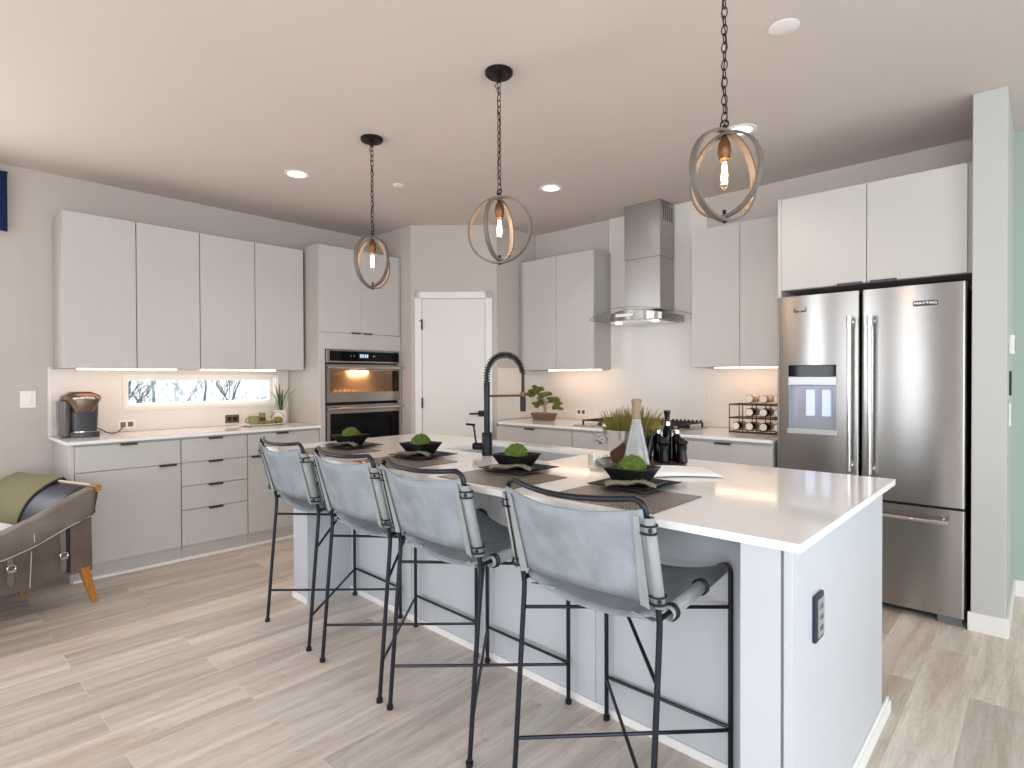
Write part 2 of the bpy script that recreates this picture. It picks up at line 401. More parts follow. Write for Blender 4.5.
# rear and side glazing frames (behind the camera, seen in reflections)
def frame_y(name, y, x0, x1, z0, z1, n):
    b = B(); t = .05
    b.box((x0, y-.03, z0), (x1, y+.03, z0+t)).box((x0, y-.03, z1-t), (x1, y+.03, z1))
    for k in range(n+1):
        xx = x0+(x1-x0-t)*k/n; b.box((xx, y-.03, z0), (xx+t, y+.03, z1))
    return struct(name, b, M_trim)
def frame_x(name, x, y0, y1, z0, z1, n):
    b = B(); t = .05
    b.box((x-.03, y0, z0), (x+.03, y1, z0+t)).box((x-.03, y0, z1-t), (x+.03, y1, z1))
    for k in range(n+1):
        yy = y0+(y1-y0-t)*k/n; b.box((x-.03, yy, z0), (x+.03, yy+t, z1))
    return struct(name, b, M_trim)
frame_y('window_2', YR-.05, -3.15, -2.5, .25, 2.4, 1)
frame_y('window_6', YR-.05, -2.0, -1.0, .25, 2.4, 1)
frame_y('window_7', YR-.05, .25, 2.65, .25, 2.4, 2)
frame_x('window_3', XR+.05, -1.5, 1.9, .25, 2.4, 3)
frame_x('window_4', XL-.08, -1.95, .30, .85, 2.3, 1)
frame_x('window_5', XR+.05, 3.75, 4.45, .5, 2.3, 1)
# slot window over the counter
fr = B(); y0, y1, z0, z1 = 1.215, 2.40, 1.09, 1.335; t = .035
fr.box((XL-.15, y0, z0), (XL+.004, y1, z0+.012)).box((XL-.15, y0, z1-.012), (XL+.004, y1, z1)).box((XL-.15, y0, z0+.012), (XL+.004, y0+.012, z1-.012)).box((XL-.15, y1-.012, z0+.012), (XL+.004, y1, z1-.012))
e_ = .012; fr.box((XL-.09, y0+e_, z0+e_), (XL-.04, y1-e_, z0+t)).box((XL-.09, y0+e_, z1-t), (XL-.04, y1-e_, z1-e_)).box((XL-.09, y0+e_, z0+t), (XL-.04, y0+t, z1-t)).box((XL-.09, y1-t*1.5, z0+t), (XL-.04, y1-e_, z1-t))
fr.box((XL+.008, y0-.014, z0-.014), (XL+.018, y1+.014, z0)).box((XL+.008, y0-.014, z1), (XL+.018, y1+.014, z1+.014)).box((XL+.008, y0-.014, z0), (XL+.018, y0, z1)).box((XL+.008, y1, z0), (XL+.018, y1+.014, z1))
w1 = struct('window_1', fr, M_trim)
obj('window_pane', B().box((XL-.068, y0+t, z0+t), (XL-.062, y1-t*1.5, z1-t)), M_pane, w1)

# pantry door in the angled wall
def dw(s, d, z):   # s along the wall from PA, d out of the wall toward the room
    p = Vector((*PA, 0))+dv*s-nv*d; return (p.x, p.y, z)
def dbox(b, s0, s1, d0, d1, za, zb):
    return b.prism([dw(s0, d0, za), dw(s1, d0, za), dw(s1, d1, za), dw(s0, d1, za)], (0, 0, zb-za))
zt = 2.13
s0, s1 = .040, .770
cz = B(); dbox(cz, s0, s0+.065, .001, .02, 0, zt); dbox(cz, s1-.065, s1, .001, .02, 0, zt); dbox(cz, s0, s1, .001, .02, zt-.065, zt)
struct('trim_1', cz, M_trim, bevel=.003)
sl = B(); dbox(sl, s0+.068, s1-.068, .001, .010, .01, zt-.069)
door = struct('door_1', sl, M_door, bevel=.002)
for hz in (.3, 1.08, 1.82):
    hb = B(); dbox(hb, s0+.060, s0+.074, .008, .026, hz-.045, hz+.045); hb.cyl(dw(s0+.067, .026, hz-.05), dw(s0+.067, .026, hz+.05), .006, seg=10)
    if hz > 1.5: dbox(hb, s0+.045, s0+.07, .02, .026, hz+.03, hz+.038)
    obj('door_hinge', hb, M_blk, door)
hb = B(); dbox(hb, s1-.135, s1-.08, .01, .018, .95, 1.005); hb.cyl(dw(s1-.107, .018, .978), dw(s1-.107, .055, .978), .011, seg=12)
hb.cyl(dw(s1-.095, .05, .978), dw(s1-.215, .05, .978), .009, seg=10)
obj('door_handle', hb, M_blk, door)
struct('baseboard_pantry', dbox(dbox(B(), .0, s0, .001, .014, 0, .11), s1, plen-.02, .001, .014, 0, .11), M_trim)

# backsplashes (tile)
bs = B(); xa, xb = XL+.0005, XL+.008
bs.box((xa, .775, .916), (xb, 1.215, 1.388)).box((xa, 2.40, .916), (xb, 2.503, 1.388)).box((xa, 1.215, .916), (xb, 2.40, 1.09)).box((xa, 1.215, 1.335), (xb, 2.40, 1.388))
struct('wall_left_tile', bs, M_tile)
struct('trim_2', B().box((XL, .755, .916), (XL+.012, .775, 1.40)), M_trim)
struct('wall_back_tile', B().box((PB[0]+.001, YB-.008, .916), (-2.915, YB-.0005, 1.385)).box((-2.915, YB-.010, .916), (-2.006, YB-.0005, ZC-.001)).box((-2.006, YB-.008, .916), (-1.262, YB-.0005, 1.385)), M_tile)
struct('wall_return_tile', B().box((PB[0]+.0005, PB[1]+.004, .916), (PB[0]+.008, YB-.009, 1.41)), M_tile)
struct('trim_3', B().box((-2.921, YB-.013, 1.385), (-2.914, YB-.001, ZC-.001)).box((-2.007, YB-.013, 1.385), (-2.0, YB-.001, ZC-.001)), M_trim)

# ---------------------------------------------------------------- cabinets
ZUB, ZUT = 1.389, 2.44
def pull(parent, axis, c, z, L=.10, under=False):
    """thin lip pull. axis 'y' -> cabinet faces +x ; axis 'x' -> faces -y. c=(front plane, centre along)"""
    f, a = c; b = B()
    zz = (z-.004, z+.003)
    if axis == 'y': b.box((f-.003, a-L/2, zz[0]+.004), (f+.022, a+L/2, zz[1])).box((f+.018, a-L/2, zz[0]-.006), (f+.022, a+L/2, zz[1]))
    else: b.box((a-L/2, f-.022, zz[0]+.004), (a+L/2, f+.003, zz[1])).box((a-L/2, f-.022, zz[0]-.006), (a+L/2, f-.018, zz[1]))
    return obj('pull', b, M_pull, parent)
def upper_left(y0, y1, label):
    t = thing('upper_cabinet', label, 'cabinet', (0, 0, 0), group='upper cabinets beside the oven')
    xf = -4.788
    obj('body', B().box((XL+.001, y0+.001, ZUB), (xf-.022, y1-.001, ZUT)), M_side, t)
    ym = (y0+y1)/2
    for a, b_ in ((y0, ym), (ym, y1)):
        obj('door', B().box((xf-.020, a+.003, ZUB+.001), (xf, b_-.003, ZUT-.002)), M_cab, t, bevel=.0015)
    return t
Y0, W = .788, .4235
ua = upper_left(Y0, Y0+2*W, 'pale greige double door upper cabinet over the coffee maker'); del ua['group']
ub = upper_left(Y0+2*W, Y0+4*W, 'pale greige double door upper cabinet beside the tall oven tower'); del ub['group']
def led_strip(a, b, label):
    o = obj('light_strip', B().box(a, b), M_led); tag(o, label, 'light', 'under-cabinet light strips'); del o['group']; return o
led_strip((-4.90, .88, ZUB-.009), (-4.86, 1.49, ZUB-.001), 'glowing under-cabinet light strip above the coffee maker')
led_strip((-4.90, 1.67, ZUB-.009), (-4.86, 2.26, ZUB-.001), 'glowing under-cabinet light strip above the slot window right end')

XF = -4.567
def base_left():
    ts = []
    # unit with a wide drawer and a tall door
    t = thing('base_cabinet', 'greige base cabinet with wide drawer over one tall door, below coffee maker', 'cabinet')
    obj('body', B().box((XL+.001, .778, 0), (XF-.022, 1.423, .8925)), M_side, t)
    obj('kick_plate', B().box((XF-.022, .80, 0), (XF-.012, 1.423, .10)), M_side, t)
    obj('filler', B().box((XF-.022, .778, .10), (XF-.001, .80, .8925)), M_cab, t)
    d = obj('drawer', B().box((XF-.02, .803, .7085), (XF, 1.420, .876)), M_cab, t, bevel=.0015); pull(d, 'y', (XF, 1.10), .876)
    d = obj('door', B().box((XF-.02, .803, .103), (XF, 1.420, .7045)), M_cab, t, bevel=.0015); pull(d, 'y', (XF, 1.335), .7045, .11)
    t = thing('base_cabinet', 'greige base cabinet of four stacked drawers with dark lip pulls', 'cabinet')
    obj('body', B().box((XL+.001, 1.425, 0), (XF-.022, 1.893, .8925)), M_side, t)
    obj('kick_plate', B().box((XF-.022, 1.425, 0), (XF-.012, 1.893, .10)), M_side, t)
    for a, b_ in ((.7085, .876), (.5365, .7045), (.3645, .5325), (.103, .3605)):
        d = obj('drawer', B().box((XF-.02, 1.427, a), (XF, 1.892, b_)), M_cab, t, bevel=.0015); pull(d, 'y', (XF, 1.655), b_)
    t = thing('base_cabinet', 'greige base cabinet with drawer over door, next to the oven tower', 'cabinet')
    obj('body', B().box((XL+.001, 1.895, 0), (XF-.022, 2.503, .8925)), M_side, t)
    obj('kick_plate', B().box((XF-.022, 1.895, 0), (XF-.012, 2.503, .10)), M_side, t)
    d = obj('drawer', B().box((XF-.02, 1.898, .7085), (XF, 2.500, .876)), M_cab, t, bevel=.0015); pull(d, 'y', (XF, 2.17), .876)
    d = obj('door', B().box((XF-.02, 1.898, .103), (XF, 2.500, .7045)), M_cab, t, bevel=.0015); pull(d, 'y', (XF, 1.975), .7045, .11)
base_left()
struct('trim_4', B().box((XF-.0118, .79, 0), (XF+.002, 2.503, .018)), M_trim)
tag(obj('countertop', B().box((XL+.001, .755, .893), (XF+.03, 2.503, .914)), M_top, bevel=.003), 'white quartz countertop under the slot window, holding the coffee maker', 'countertop')

# ---- oven tower
t = thing('oven_tower', 'tall greige oven cabinet between left counter and pantry door', 'cabinet')
ty0, ty1 = 2.505, 3.355
tb = B().box((XL+.001, ty0, 0), (XF-.021, ty0+.02, 2.47)).box((XL+.001, ty1-.02, 0), (XF-.021, ty1, 2.47)).box((XL+.001, ty0+.02, 1.60), (XF-.021, ty1-.02, 2.47)).box((XL+.001, ty0+.02, 0), (XF-.021, ty1-.02, .62))
obj('body', tb, M_side, t)
obj('face_frame', B().box((XF-.02, ty0, .10), (XF, ty0+.054, 1.715)).box((XF-.02, ty1-.020, .10), (XF, ty1, 1.715)).box((XF-.02, ty0+.054, 1.572), (XF, ty1-.020, 1.715)).box((XF-.02, ty0+.054, .56), (XF, ty1-.020, .63)), M_cab, t, bevel=.001)
ym = (ty0+ty1)/2-.01
for a, b_, s in ((ty0+.005, ym, 1), (ym, ty1-.025, -1)):
    d = obj('door', B().box((XF-.02, a+.001, 1.718), (XF, b_-.001, 2.468)), M_cab, t, bevel=.0015)
    pull(d, 'y', (XF, ym-s*.06), 1.722, .09)
obj('side_filler', B().box((XF-.02, ty1-.024, 1.718), (XF-.004, ty1, 2.468)), M_side, t)
d = obj('drawer', B().box((XF-.02, ty0+.003, .10), (XF, ty1-.003, .555)), M_cab, t, bevel=.0015); pull(d, 'y', (XF, ym), .555)
# ---- double oven appliance
t = thing('double_oven', 'stainless steel built-in oven with lit microwave above black-windowed lower oven', 'oven')
oy0, oy1 = ty0+.060, ty1-.024
xo = XF+.004
obj('housing', B().box((XL+.06, oy0+.01, .64), (XF-.075, oy1-.01, 1.565)), M_blk, t)
obj('side_trim', B().box((XF-.02, oy0-.006, .635), (xo-.002, oy0, 1.568)).box((XF-.075, oy0+.01, .64), (XF-.015, oy0+.03, 1.565)).box((XF-.075, oy1-.03, .64), (XF-.015, oy1-.01, 1.565)), M_blk, t)
p = obj('control_panel', B().box((XF-.02, oy0, 1.452), (xo+.012, oy1, 1.567)), M_steel, t, bevel=.002)
obj('control_glass', B().box((xo+.0115, oy0+.03, 1.468), (xo+.0145, oy1-.012, 1.555)), M_blkgl, p)
db = B()
for k, wd in enumerate((.012, .012, .012, .012)):
    yy = ym-.022+k*.021+(.004 if k > 1 else 0); db.box((xo+.0145, yy, 1.502), (xo+.0152, yy+.013, 1.530))
obj('clock_display', B().box((xo+.0142, ym-.035, 1.496), (xo+.0148, ym+.065, 1.536)), M_disp, p); obj('clock_digits', db, M_digit, p)
kb = B()
for yy in (ym-.12, ym-.085, ym+.115, ym+.13): kb.cyl((xo+.0145, yy, 1.515), (xo+.0152, yy, 1.515), .006, seg=10)
obj('touch_button', kb, M_outp, p)
def oven_door(z0, z1, wz0, wz1, glass, name):
    b = B().box((XF-.018, oy0, z0), (xo+.014, oy1, wz0)).box((XF-.018, oy0, wz1), (xo+.014, oy1, z1)).box((XF-.018, oy0, wz0), (xo+.014, oy0+.03, wz1)).box((XF-.018, oy1-.012, wz0), (xo+.014, oy1, wz1))
    d = obj(name, b, M_steel, t)
    obj('door_window', B().box((xo+.006, oy0+.03, wz0), (xo+.012, oy1-.012, wz1)), glass, d)
    hz = z1-.028
    hb = B().tube([(xo+.055, oy0-.005, hz), (xo+.055, oy1+.02, hz)], .012, 12).box((xo+.014, oy0+.04, hz-.01), (xo+.055, oy0+.06, hz+.01)).box((xo+.014, oy1-.04, hz-.01), (xo+.055, oy1-.02, hz+.01))
    obj('door_handle', hb, M_steelp, d, smooth=True)
    return d
M_ovg = glassmat('oven_window_glass', (218, 206, 192), .05, 1.35)
mw = oven_door(1.105, 1.438, 1.19, 1.385, M_ovg, 'microwave_door')
lo = oven_door(.645, 1.078, .74, 1.005, M_blkgl, 'oven_door')
cb = B().box((XF-.065, oy0+.031, 1.187), (XF-.060, oy1-.031, 1.39)).box((XF-.06, oy0+.031, 1.185), (XF-.019, oy1-.031, 1.190)).box((XF-.06, oy0+.031, 1.388), (XF-.019, oy1-.031, 1.393))
obj('cavity', cb, M_ovin, t)
obj('cavity_lamp', B().box((XF-.058, ym-.09, 1.362), (XF-.035, ym+.09, 1.372)), M_ovlamp, t)
rk = B()
for k in range(5): rk.cyl((XF-.05, ym-.24+k*.045, 1.205), (XF-.03, ym-.24+k*.045, 1.205), .012, seg=10)
obj('cavity_vent', rk, mat('warm_highlight', (226, 196, 150), .4, emit=(255, 215, 160), estr=.8), t)  # glowing discs paint warm highlights inside the lit microwave

# ---- hood wall upper cabinets
YU = 4.204
def upper_back(x0, xs, x1, label):
    t = thing('upper_cabinet', label, 'cabinet')
    obj('body', B().box((x0+.001, YU+.022, ZUB), (x1-.001, YB-.0115, ZUT)), M_side, t)
    for a, b_ in ((x0, xs), (xs, x1)):
        obj('door', B().box((a+.002, YU, ZUB+.001), (b_-.002, YU+.020, ZUT-.002)), M_cab, t, bevel=.0015)
    return t
upper_back(-3.747, -3.329, -2.911, 'pale greige double door upper cabinet above the bonsai, left of range hood')
upper_back(-2.0, -1.632, -1.262, 'pale greige double door upper cabinet between range hood and refrigerator')
struct('trim_5', B().box((-3.803, YU+.03, ZUB), (-3.748, YB-.012, ZUT)), M_side)
led_strip((-3.50, 4.30, ZUB-.009), (-2.92, 4.34, ZUB-.001), 'glowing under-cabinet light strip above the bonsai')
led_strip((-1.86, 4.30, ZUB-.009), (-1.28, 4.34, ZUB-.001), 'glowing under-cabinet light strip above the bottle rack')

# ---- hood wall base cabinets
YF = 3.79
for x0, x1, lab in ((-3.70, -2.842, 'greige drawer base cabinet under the bonsai, nearest pantry door'), (-2.838, -1.902, 'greige drawer base cabinet beneath the gas cooktop'), (-1.898, -1.262, 'greige drawer base cabinet under the bottle rack, beside the refrigerator')):
    t = thing('base_cabinet', lab, 'cabinet')
    obj('body', B().box((x0, YF+.022, 0), (x1, YB-.011, .8925)), M_side, t)
    for za, zb in ((.7085, .872), (.408, .7045), (.103, .404)):
        d = obj('drawer', B().box((x0+.002, YF, za), (x1-.002, YF+.02, zb)), M_cab, t, bevel=.0015); pull(d, 'x', (YF, (x0+x1)/2+(-.02 if x0 < -3 else 0)), zb, .11)
tag(obj('countertop', B().prism([(-3.80, 3.905, .893), (-3.66, 3.765, .893), (-1.262, 3.765, .893), (-1.262, YB-.011, .893), (-3.80, YB-.011, .893)], (0, 0, .021)), M_top, bevel=.003), 'white quartz countertop along the hood wall under cooktop and bonsai', 'countertop')

# ---- refrigerator surround
t = thing('refrigerator_cabinet', 'greige two-door cabinet above the refrigerator with tall side panel', 'cabinet')
YFR = 3.865
obj('body', B().box((-1.235, YFR+.022, 1.86), (-.285, YB-.002, ZUT)), M_side, t)
obj('side_panel', B().box((-1.257, YFR, 0), (-1.237, YB-.0115, ZUT)), M_cab, t)
for a, b_, s in ((-1.236, -.767, 1), (-.763, -.304, -1)):
    d = obj('door', B().box((a, YFR, 1.862), (b_, YFR+.02, ZUT-.002)), M_cab, t, bevel=.0015)
    pull(d, 'x', (YFR, -.765-s*.085), 1.864, .13)
obj('filler', B().box((-.301, YFR+.012, 1.86), (-.284, YFR+.021, ZUT)), M_side, t)
# ---- refrigerator
t = thing('refrigerator', 'stainless french door refrigerator with ice dispenser, beside white end wall', 'refrigerator', (0, 0, 0))
rx0, rx1, ry = -1.238, -.300, 3.79
obj('body', B().box((rx0+.006, ry+.075, .05), (rx1-.004, YB-.03, 1.80)), mat('fridge_body', (70, 72, 76), .4, metal=.5), t, bevel=.004)
xm = -.779
def fdoor(x0, x1, z0, z1, hole=None):
    b = B(); n = 14; xs = [x0, x0+.0015, x0+.004, x0+.008]+[x0+.012+(x1-x0-.024)*i/n for i in range(n+1)]+[x1-.008, x1-.004, x1-.0015, x1]
    if hole: xs = sorted(set([x for x in xs if not (abs(x-hole[0]) < .02 or abs(x-hole[1]) < .02)]+[hole[0], hole[1]]))
    zs = [z0, z1] if not hole else [z0, hole[2], hole[3], z1]
    def yb(x):
        u = (x-x0)/(x1-x0); e = min(u, 1-u)*(x1-x0); bow = -.007*math.sin(PI*u)
        return ry+bow+(.010*(1-min(1, e/.009))**2)
    g = [[b.bm.verts.new((x, yb(x), z)) for z in zs] for x in xs]
    k = [[b.bm.verts.new((x, ry+.068, z)) for z in zs] for x in xs]
    def inh(i, j): return hole and hole[0]-1e-6 <= xs[i] and xs[i+1] <= hole[1]+1e-6 and zs[j] >= hole[2]-1e-6 and zs[j+1] <= hole[3]+1e-6
    for i in range(len(xs)-1):
        for j in range(len(zs)-1):
            if inh(i, j): continue
            b.bm.faces.new((g[i][j], g[i+1][j], g[i+1][j+1], g[i][j+1])); b.bm.faces.new((k[i][j], k[i][j+1], k[i+1][j+1], k[i+1][j]))
        b.bm.faces.new((g[i][0], k[i][0], k[i+1][0], g[i+1][0])); b.bm.faces.new((g[i][-1], g[i+1][-1], k[i+1][-1], k[i][-1]))
    for j in range(len(zs)-1):
        b.bm.faces.new((g[0][j], g[0][j+1], k[0][j+1], k[0][j])); b.bm.faces.new((g[-1][j], k[-1][j], k[-1][j+1], g[-1][j+1]))
    return b
hx0, hx1, hz0, hz1 = -1.168, -.902, .972, 1.385
dl = obj('left_door', fdoor(rx0, xm-.006, .622, 1.808, (hx0, hx1, hz0, hz1)), M_steel, t, smooth=True)
dr = obj('right_door', fdoor(xm+.006, rx1, .622, 1.808), M_steel, t, smooth=True)
fz = obj('freezer_drawer', fdoor(rx0, rx1, .045, .608), M_steel, t, smooth=True)
# dispenser
obj('display_panel', B().box((hx0, ry-.008, 1.315), (hx1, ry+.06, 1.383)), M_blkgl, dl, bevel=.003)
obj('dispenser_trim', B().box((hx0, ry-.010, 1.262), (hx1, ry+.06, 1.315)).box((hx0-.004, ry-.014, .965), (hx1+.004, ry+.06, .998)), M_sink, dl, bevel=.004)
obj('dispenser_recess', B().box((hx0, ry+.060, .998), (hx1, ry+.066, 1.262)).box((hx0, ry, .998), (hx0+.005, ry+.06, 1.262)).box((hx1-.005, ry, .998), (hx1, ry+.06, 1.262)), mat('recess_grey', (170, 172, 180), .3, metal=.3), dl)
for xx in (-1.055, -.965):
    obj('dispenser_paddle', B().box((xx-.024, ry+.030, 1.075), (xx+.024, ry+.058, 1.235)), M_frost, dl, bevel=.004)
# handles
def bar_handle(par, a, b_, st, r=.0115):
    a, b_ = Vector(a), Vector(b_); d = (b_-a).normalized(); hb = B().tube([a, b_], r, 14)
    for p in (a+d*.025, b_-d*.025): hb.tube([p, p+Vector((0, st, 0))], .009, 10)
    h_ = obj('handle', hb, M_steelp, par, smooth=True)
    for e in (B().tube([a-d*.002, a+d*.06], r+.0025, 14), B().tube([b_-d*.06, b_+d*.002], r+.0025, 14)): obj('handle_cap', e, M_steelp, par, smooth=True)
bar_handle(dl, (-.823, 3.725, .775), (-.823, 3.725, 1.655), .068)
bar_handle(dr, (-.722, 3.725, .765), (-.722, 3.725, 1.655), .068)
bar_handle(fz, (-1.15, 3.725, .548), (-.37, 3.725, .548), .068)
obj('toe_grille', B().box((rx0+.02, ry+.05, .012), (rx1-.02, ry+.09, .05)), M_blk, t)
obj('foot', B().box((rx1-.12, ry+.015, 0), (rx1-.012, ry+.12, .05)), mat('grey_foot', (105, 108, 112), .5), t, bevel=.003)
obj('foot', B().box((rx0+.012, ry+.03, 0), (rx0+.12, ry+.12, .05)), MATS['grey_foot'], t, bevel=.003)
# badges
def text_mesh(name, body, size, material, parent, mtx, depth=.0008, sx=1):
    cu = bpy.data.curves.new(name, 'FONT'); cu.body = body; cu.size = size; cu.extrude = depth; cu.align_x = 'CENTER'; cu.align_y = 'CENTER'
    o = bpy.data.objects.new(name+'_src', cu); C.objects.link(o); bpy.context.view_layer.update()
    me = bpy.data.meshes.new_from_object(o.evaluated_get(bpy.context.evaluated_depsgraph_get())); bpy.data.objects.remove(o)
    me.transform(mtx @ Matrix.Scale(sx, 4, (1, 0, 0))); me.materials.clear(); me.materials.append(material)
    q = bpy.data.objects.new(name, me); C.objects.link(q)
    if parent: q.parent = parent
    return q
bx, bz = -.473, 1.707
bd = obj('badge', B().prism([(bx-.055, ry-.0128, bz-.010), (bx-.048, ry-.0128, bz-.014), (bx+.048, ry-.0128, bz-.014), (bx+.055, ry-.0128, bz-.010), (bx+.055, ry-.0128, bz+.010), (bx+.048, ry-.0128, bz+.014), (bx-.048, ry-.0128, bz+.014), (bx-.055, ry-.0128, bz+.010)], (0, .012, 0)), M_badge, dr)
RX = Matrix.Rotation(PI/2, 4, 'X')
text_mesh('badge_lettering', 'MAYTAG', .021, M_steelp, bd, Matrix.Translation((bx, ry-.0135, bz)) @ RX, sx=1.2)
bk = B(); x_, z_ = -1.10, 1.722
bk.box((x_-.034, ry-.0125, z_-.014), (x_-.031, ry-.008, z_+.012)).box((x_+.031, ry-.0125, z_-.014), (x_+.034, ry-.008, z_+.012)).box((x_-.034, ry-.0125, z_-.014), (x_+.034, ry-.008, z_-.011))
for dx in (-.016, .016): bk.box((x_+dx-.008, ry-.0125, z_-.011), (x_+dx+.008, ry-.008, z_-.004))
obj('feature_mark', bk, M_badge, dl)

# ---------------------------------------------------------------- range hood
t = thing('range_hood', 'stainless chimney range hood with curved glass canopy over the cooktop', 'range hood')
cx0, cx1, cy0 = -2.62, -2.284, 4.237
ch = B().box((cx0+.003, cy0+.003, 1.87), (cx1-.003, YB-.012, 2.30)).box((cx0, cy0, 2.30), (cx1, YB-.012, ZC-.002))
chm = obj('chimney', ch, M_steel, t, bevel=.002)
sl = B()
for k in range(5): sl.box((cx1-.001, cy0+.05+k*.035, 2.60), (cx1+.0012, cy0+.062+k*.035, 2.72))
obj('vent_slot', sl, M_blk, chm)
hc = -2.445
hb = B(); n = 20; top = []; bot = []
def hy(u): return 4.0+.10*(abs(2*u-1))**2      # curved front
pts = [(hc-.25+.50*i/n, hy(i/n)) for i in range(n+1)]
poly = [(x, y, 1.772) for x, y in pts]+[(hc+.25, YB-.012, 1.772), (hc-.25, YB-.012, 1.772)]
hb.prism(poly, (0, 0, .055))
for v in hb.bm.verts:
    if v.co.z > 1.8: v.co.z += .026*(1-((v.co.x-hc)/.25)**2)
    elif True: v.co.z += 0
can = obj('canopy', hb, M_steel, t, bevel=.003)
obj('filter', B().box((hc-.22, 4.10, 1.765), (hc+.22, YB-.03, 1.771)), M_steelp, t)
for dx in (-.17, .17): obj('hood_lamp', B().cyl((hc+dx, 4.14, 1.759), (hc+dx, 4.14, 1.765), .028, seg=18), M_dl, t)
def gl(u, v):
    x = hc-.440+.88*u; f = 3.93+.17*(2*u-1)**2
    return Vector((x, f+(YB-.013-f)*v, 1.868-.062*(2*u-1)**2))
obj('glass_visor', B().grid(gl, 32, 4), glassmat('hood_glass', (251, 253, 252), .02, 1.06), t, solid=.006, smooth=True)
ge = [gl(0, 1-j/4) for j in range(4)]+[gl(i/32, 0) for i in range(33)]+[gl(1, (j+1)/4) for j in range(4)]
obj('glass_edge', B().tube(ge, .0022, 6), mat('glass_edge', (136, 140, 136), .2), t)
obj('control_strip', B().prism([(hc-.11, 3.998, 1.80), (hc+.05, 3.998, 1.80), (hc+.05, 3.998, 1.825), (hc-.11, 3.998, 1.825)], (0, .006, 0)), mat('white_gloss', (230, 230, 230), .2), t)

# ---------------------------------------------------------------- cooktop
t = thing('gas_cooktop', 'stainless gas cooktop with black cast grates under the range hood', 'cooktop')
kx0, kx1, ky0, ky1 = -2.88, -1.95, 3.86, 4.38
obj('tray', B().box((kx0, ky0, .9145), (kx1, ky1, .924)), M_steel, t, bevel=.003)
for i in range(3):
    a = kx0+.02+i*(kx1-kx0-.04)/3+.005; b_ = kx0+.02+(i+1)*(kx1-kx0-.04)/3-.005; g = B(); zz = .952
    for x in (a+.01, b_-.01, (a+b_)/2): g.box((x-.005, ky0+.09, zz), (x+.005, ky1-.02, zz+.010))
    for y in (ky0+.09, ky1-.03, (ky0+ky1)/2+.03, ky0+.18, ky1-.13): g.box((a+.005, y, zz), (b_-.005, y+.010, zz+.010))
    for x in (a+.01, b_-.01):
        for y in (ky0+.095, ky1-.025): g.box((x-.006, y-.006, .924), (x+.006, y+.006, zz))
    for k in range(8): g.box((a+.02+k*(b_-a-.05)/7, ky1-.028, zz+.008), (a+.035+k*(b_-a-.05)/7, ky1-.02, zz+.022))
    gr = obj('grate', g, M_blk, t)
for (x, y, r) in ((-2.7, 4.02, .04), (-2.7, 4.26, .035), (-2.395, 4.14, .055), (-2.09, 4.02, .035), (-2.09, 4.26, .045)):
    obj('burner', B().lathe([(0, .943), (r*.8, .943), (r*.85, .936), (r, .934), (r, .925), (0, .925)], (x, y, 0)), M_blk, t, smooth=True)
for k in range(5):
    x = -2.60+k*.103
    obj('knob', B().lathe([(0, .952), (.016, .952), (.019, .945), (.020, .925), (0, .925)], (x, ky0+.045, 0), 18), M_steelp, t, smooth=True)

# ---------------------------------------------------------------- island
IX0, IX1, IY0, IY1 = -3.33, -.425, 1.464, 2.65
t = thing('kitchen_island', 'large pale grey kitchen island with panelled ends and seating overhang', 'island')
ky = 1.90
ka, kb = 1.935, 1.872        # the knee wall runs slightly out of square with the top
def kw(x): return ka+(kb-ka)*(x-IX0-.16)/(IX1-IX0-.32)
sx0, sx1, sy0, sy1 = -2.50, -1.75, 2.13, 2.54
ib = B().prism([(IX0+.16, ka, 0), (IX1-.16, kb, 0), (IX1-.16, IY1-.10, 0), (IX0+.16, IY1-.10, 0)], (0, 0, .695))
ib.prism([(IX0+.16, ka, .695), (IX1-.16, kb, .695), (IX1-.16, sy0-.012, .695), (IX0+.16, sy0-.012, .695)], (0, 0, .1965))
ib.box((IX0+.16, sy0-.012, .695), (sx0-.012, IY1-.10, .8915)).box((sx1+.012, sy0-.012, .695), (IX1-.16, IY1-.10, .8915)).box((sx0-.012, sy1+.008, .695), (sx1+.012, IY1-.10, .8915))
obj('cabinet_body', ib, M_isl, t)
# end panels / wing walls
for xa, xb, ya in ((IX1-.155, IX1-.055, IY0+.035), (IX0+.012, IX0+.182, 1.645)):
    obj('wing_wall', B().box((xa, ya, 0), (xb, IY1-.06, .8915)), M_isl, t, bevel=.001)
obj('end_panel', B().box((IX1-.047, IY0+.033, 0), (IX1-.027, IY1-.09, .8915)), M_isl, t, bevel=.001)
obj('gap_filler', B().box((IX1-.056, IY0+.05, 0), (IX1-.046, IY1-.10, .8915)), M_side, t)
for x in (-2.55, -1.94, -1.33): obj('front_batten', B().prism([(x-.03, kw(x-.03)-.006, .034), (x+.03, kw(x+.03)-.006, .034), (x+.03, kw(x+.03)+.001, .034), (x-.03, kw(x-.03)+.001, .034)], (0, 0, .857)), M_isl, t)
obj('shoe_moulding', B().prism([(IX0+.182, ka-.012, 0), (IX1-.155, kb-.012, 0), (IX1-.155, kb+.001, 0), (IX0+.182, ka+.001, 0)], (0, 0, .032)), M_trim, t, bevel=.002)
obj('end_skirting', B().box((IX1-.027, IY0+.03, 0), (IX1-.012, IY1-.0, .045)).box((IX1-.027, IY0+.03, .045), (IX1-.02, IY1-.0, .06)), M_trim, t, bevel=.002)
obj('far_skirting', B().box((IX0+.008, 1.634, 0), (IX0+.186, 1.645, .035)), M_trim, t, bevel=.002)
for k in range(4):
    a = IX0+.17+k*(IX1-IX0-.33)/4; b_ = a+(IX1-IX0-.33)/4
    obj('rear_door', B().box((a+.003, IY1-.10, .10), (b_-.003, IY1-.08, .872)), M_isl, t, bevel=.0015)
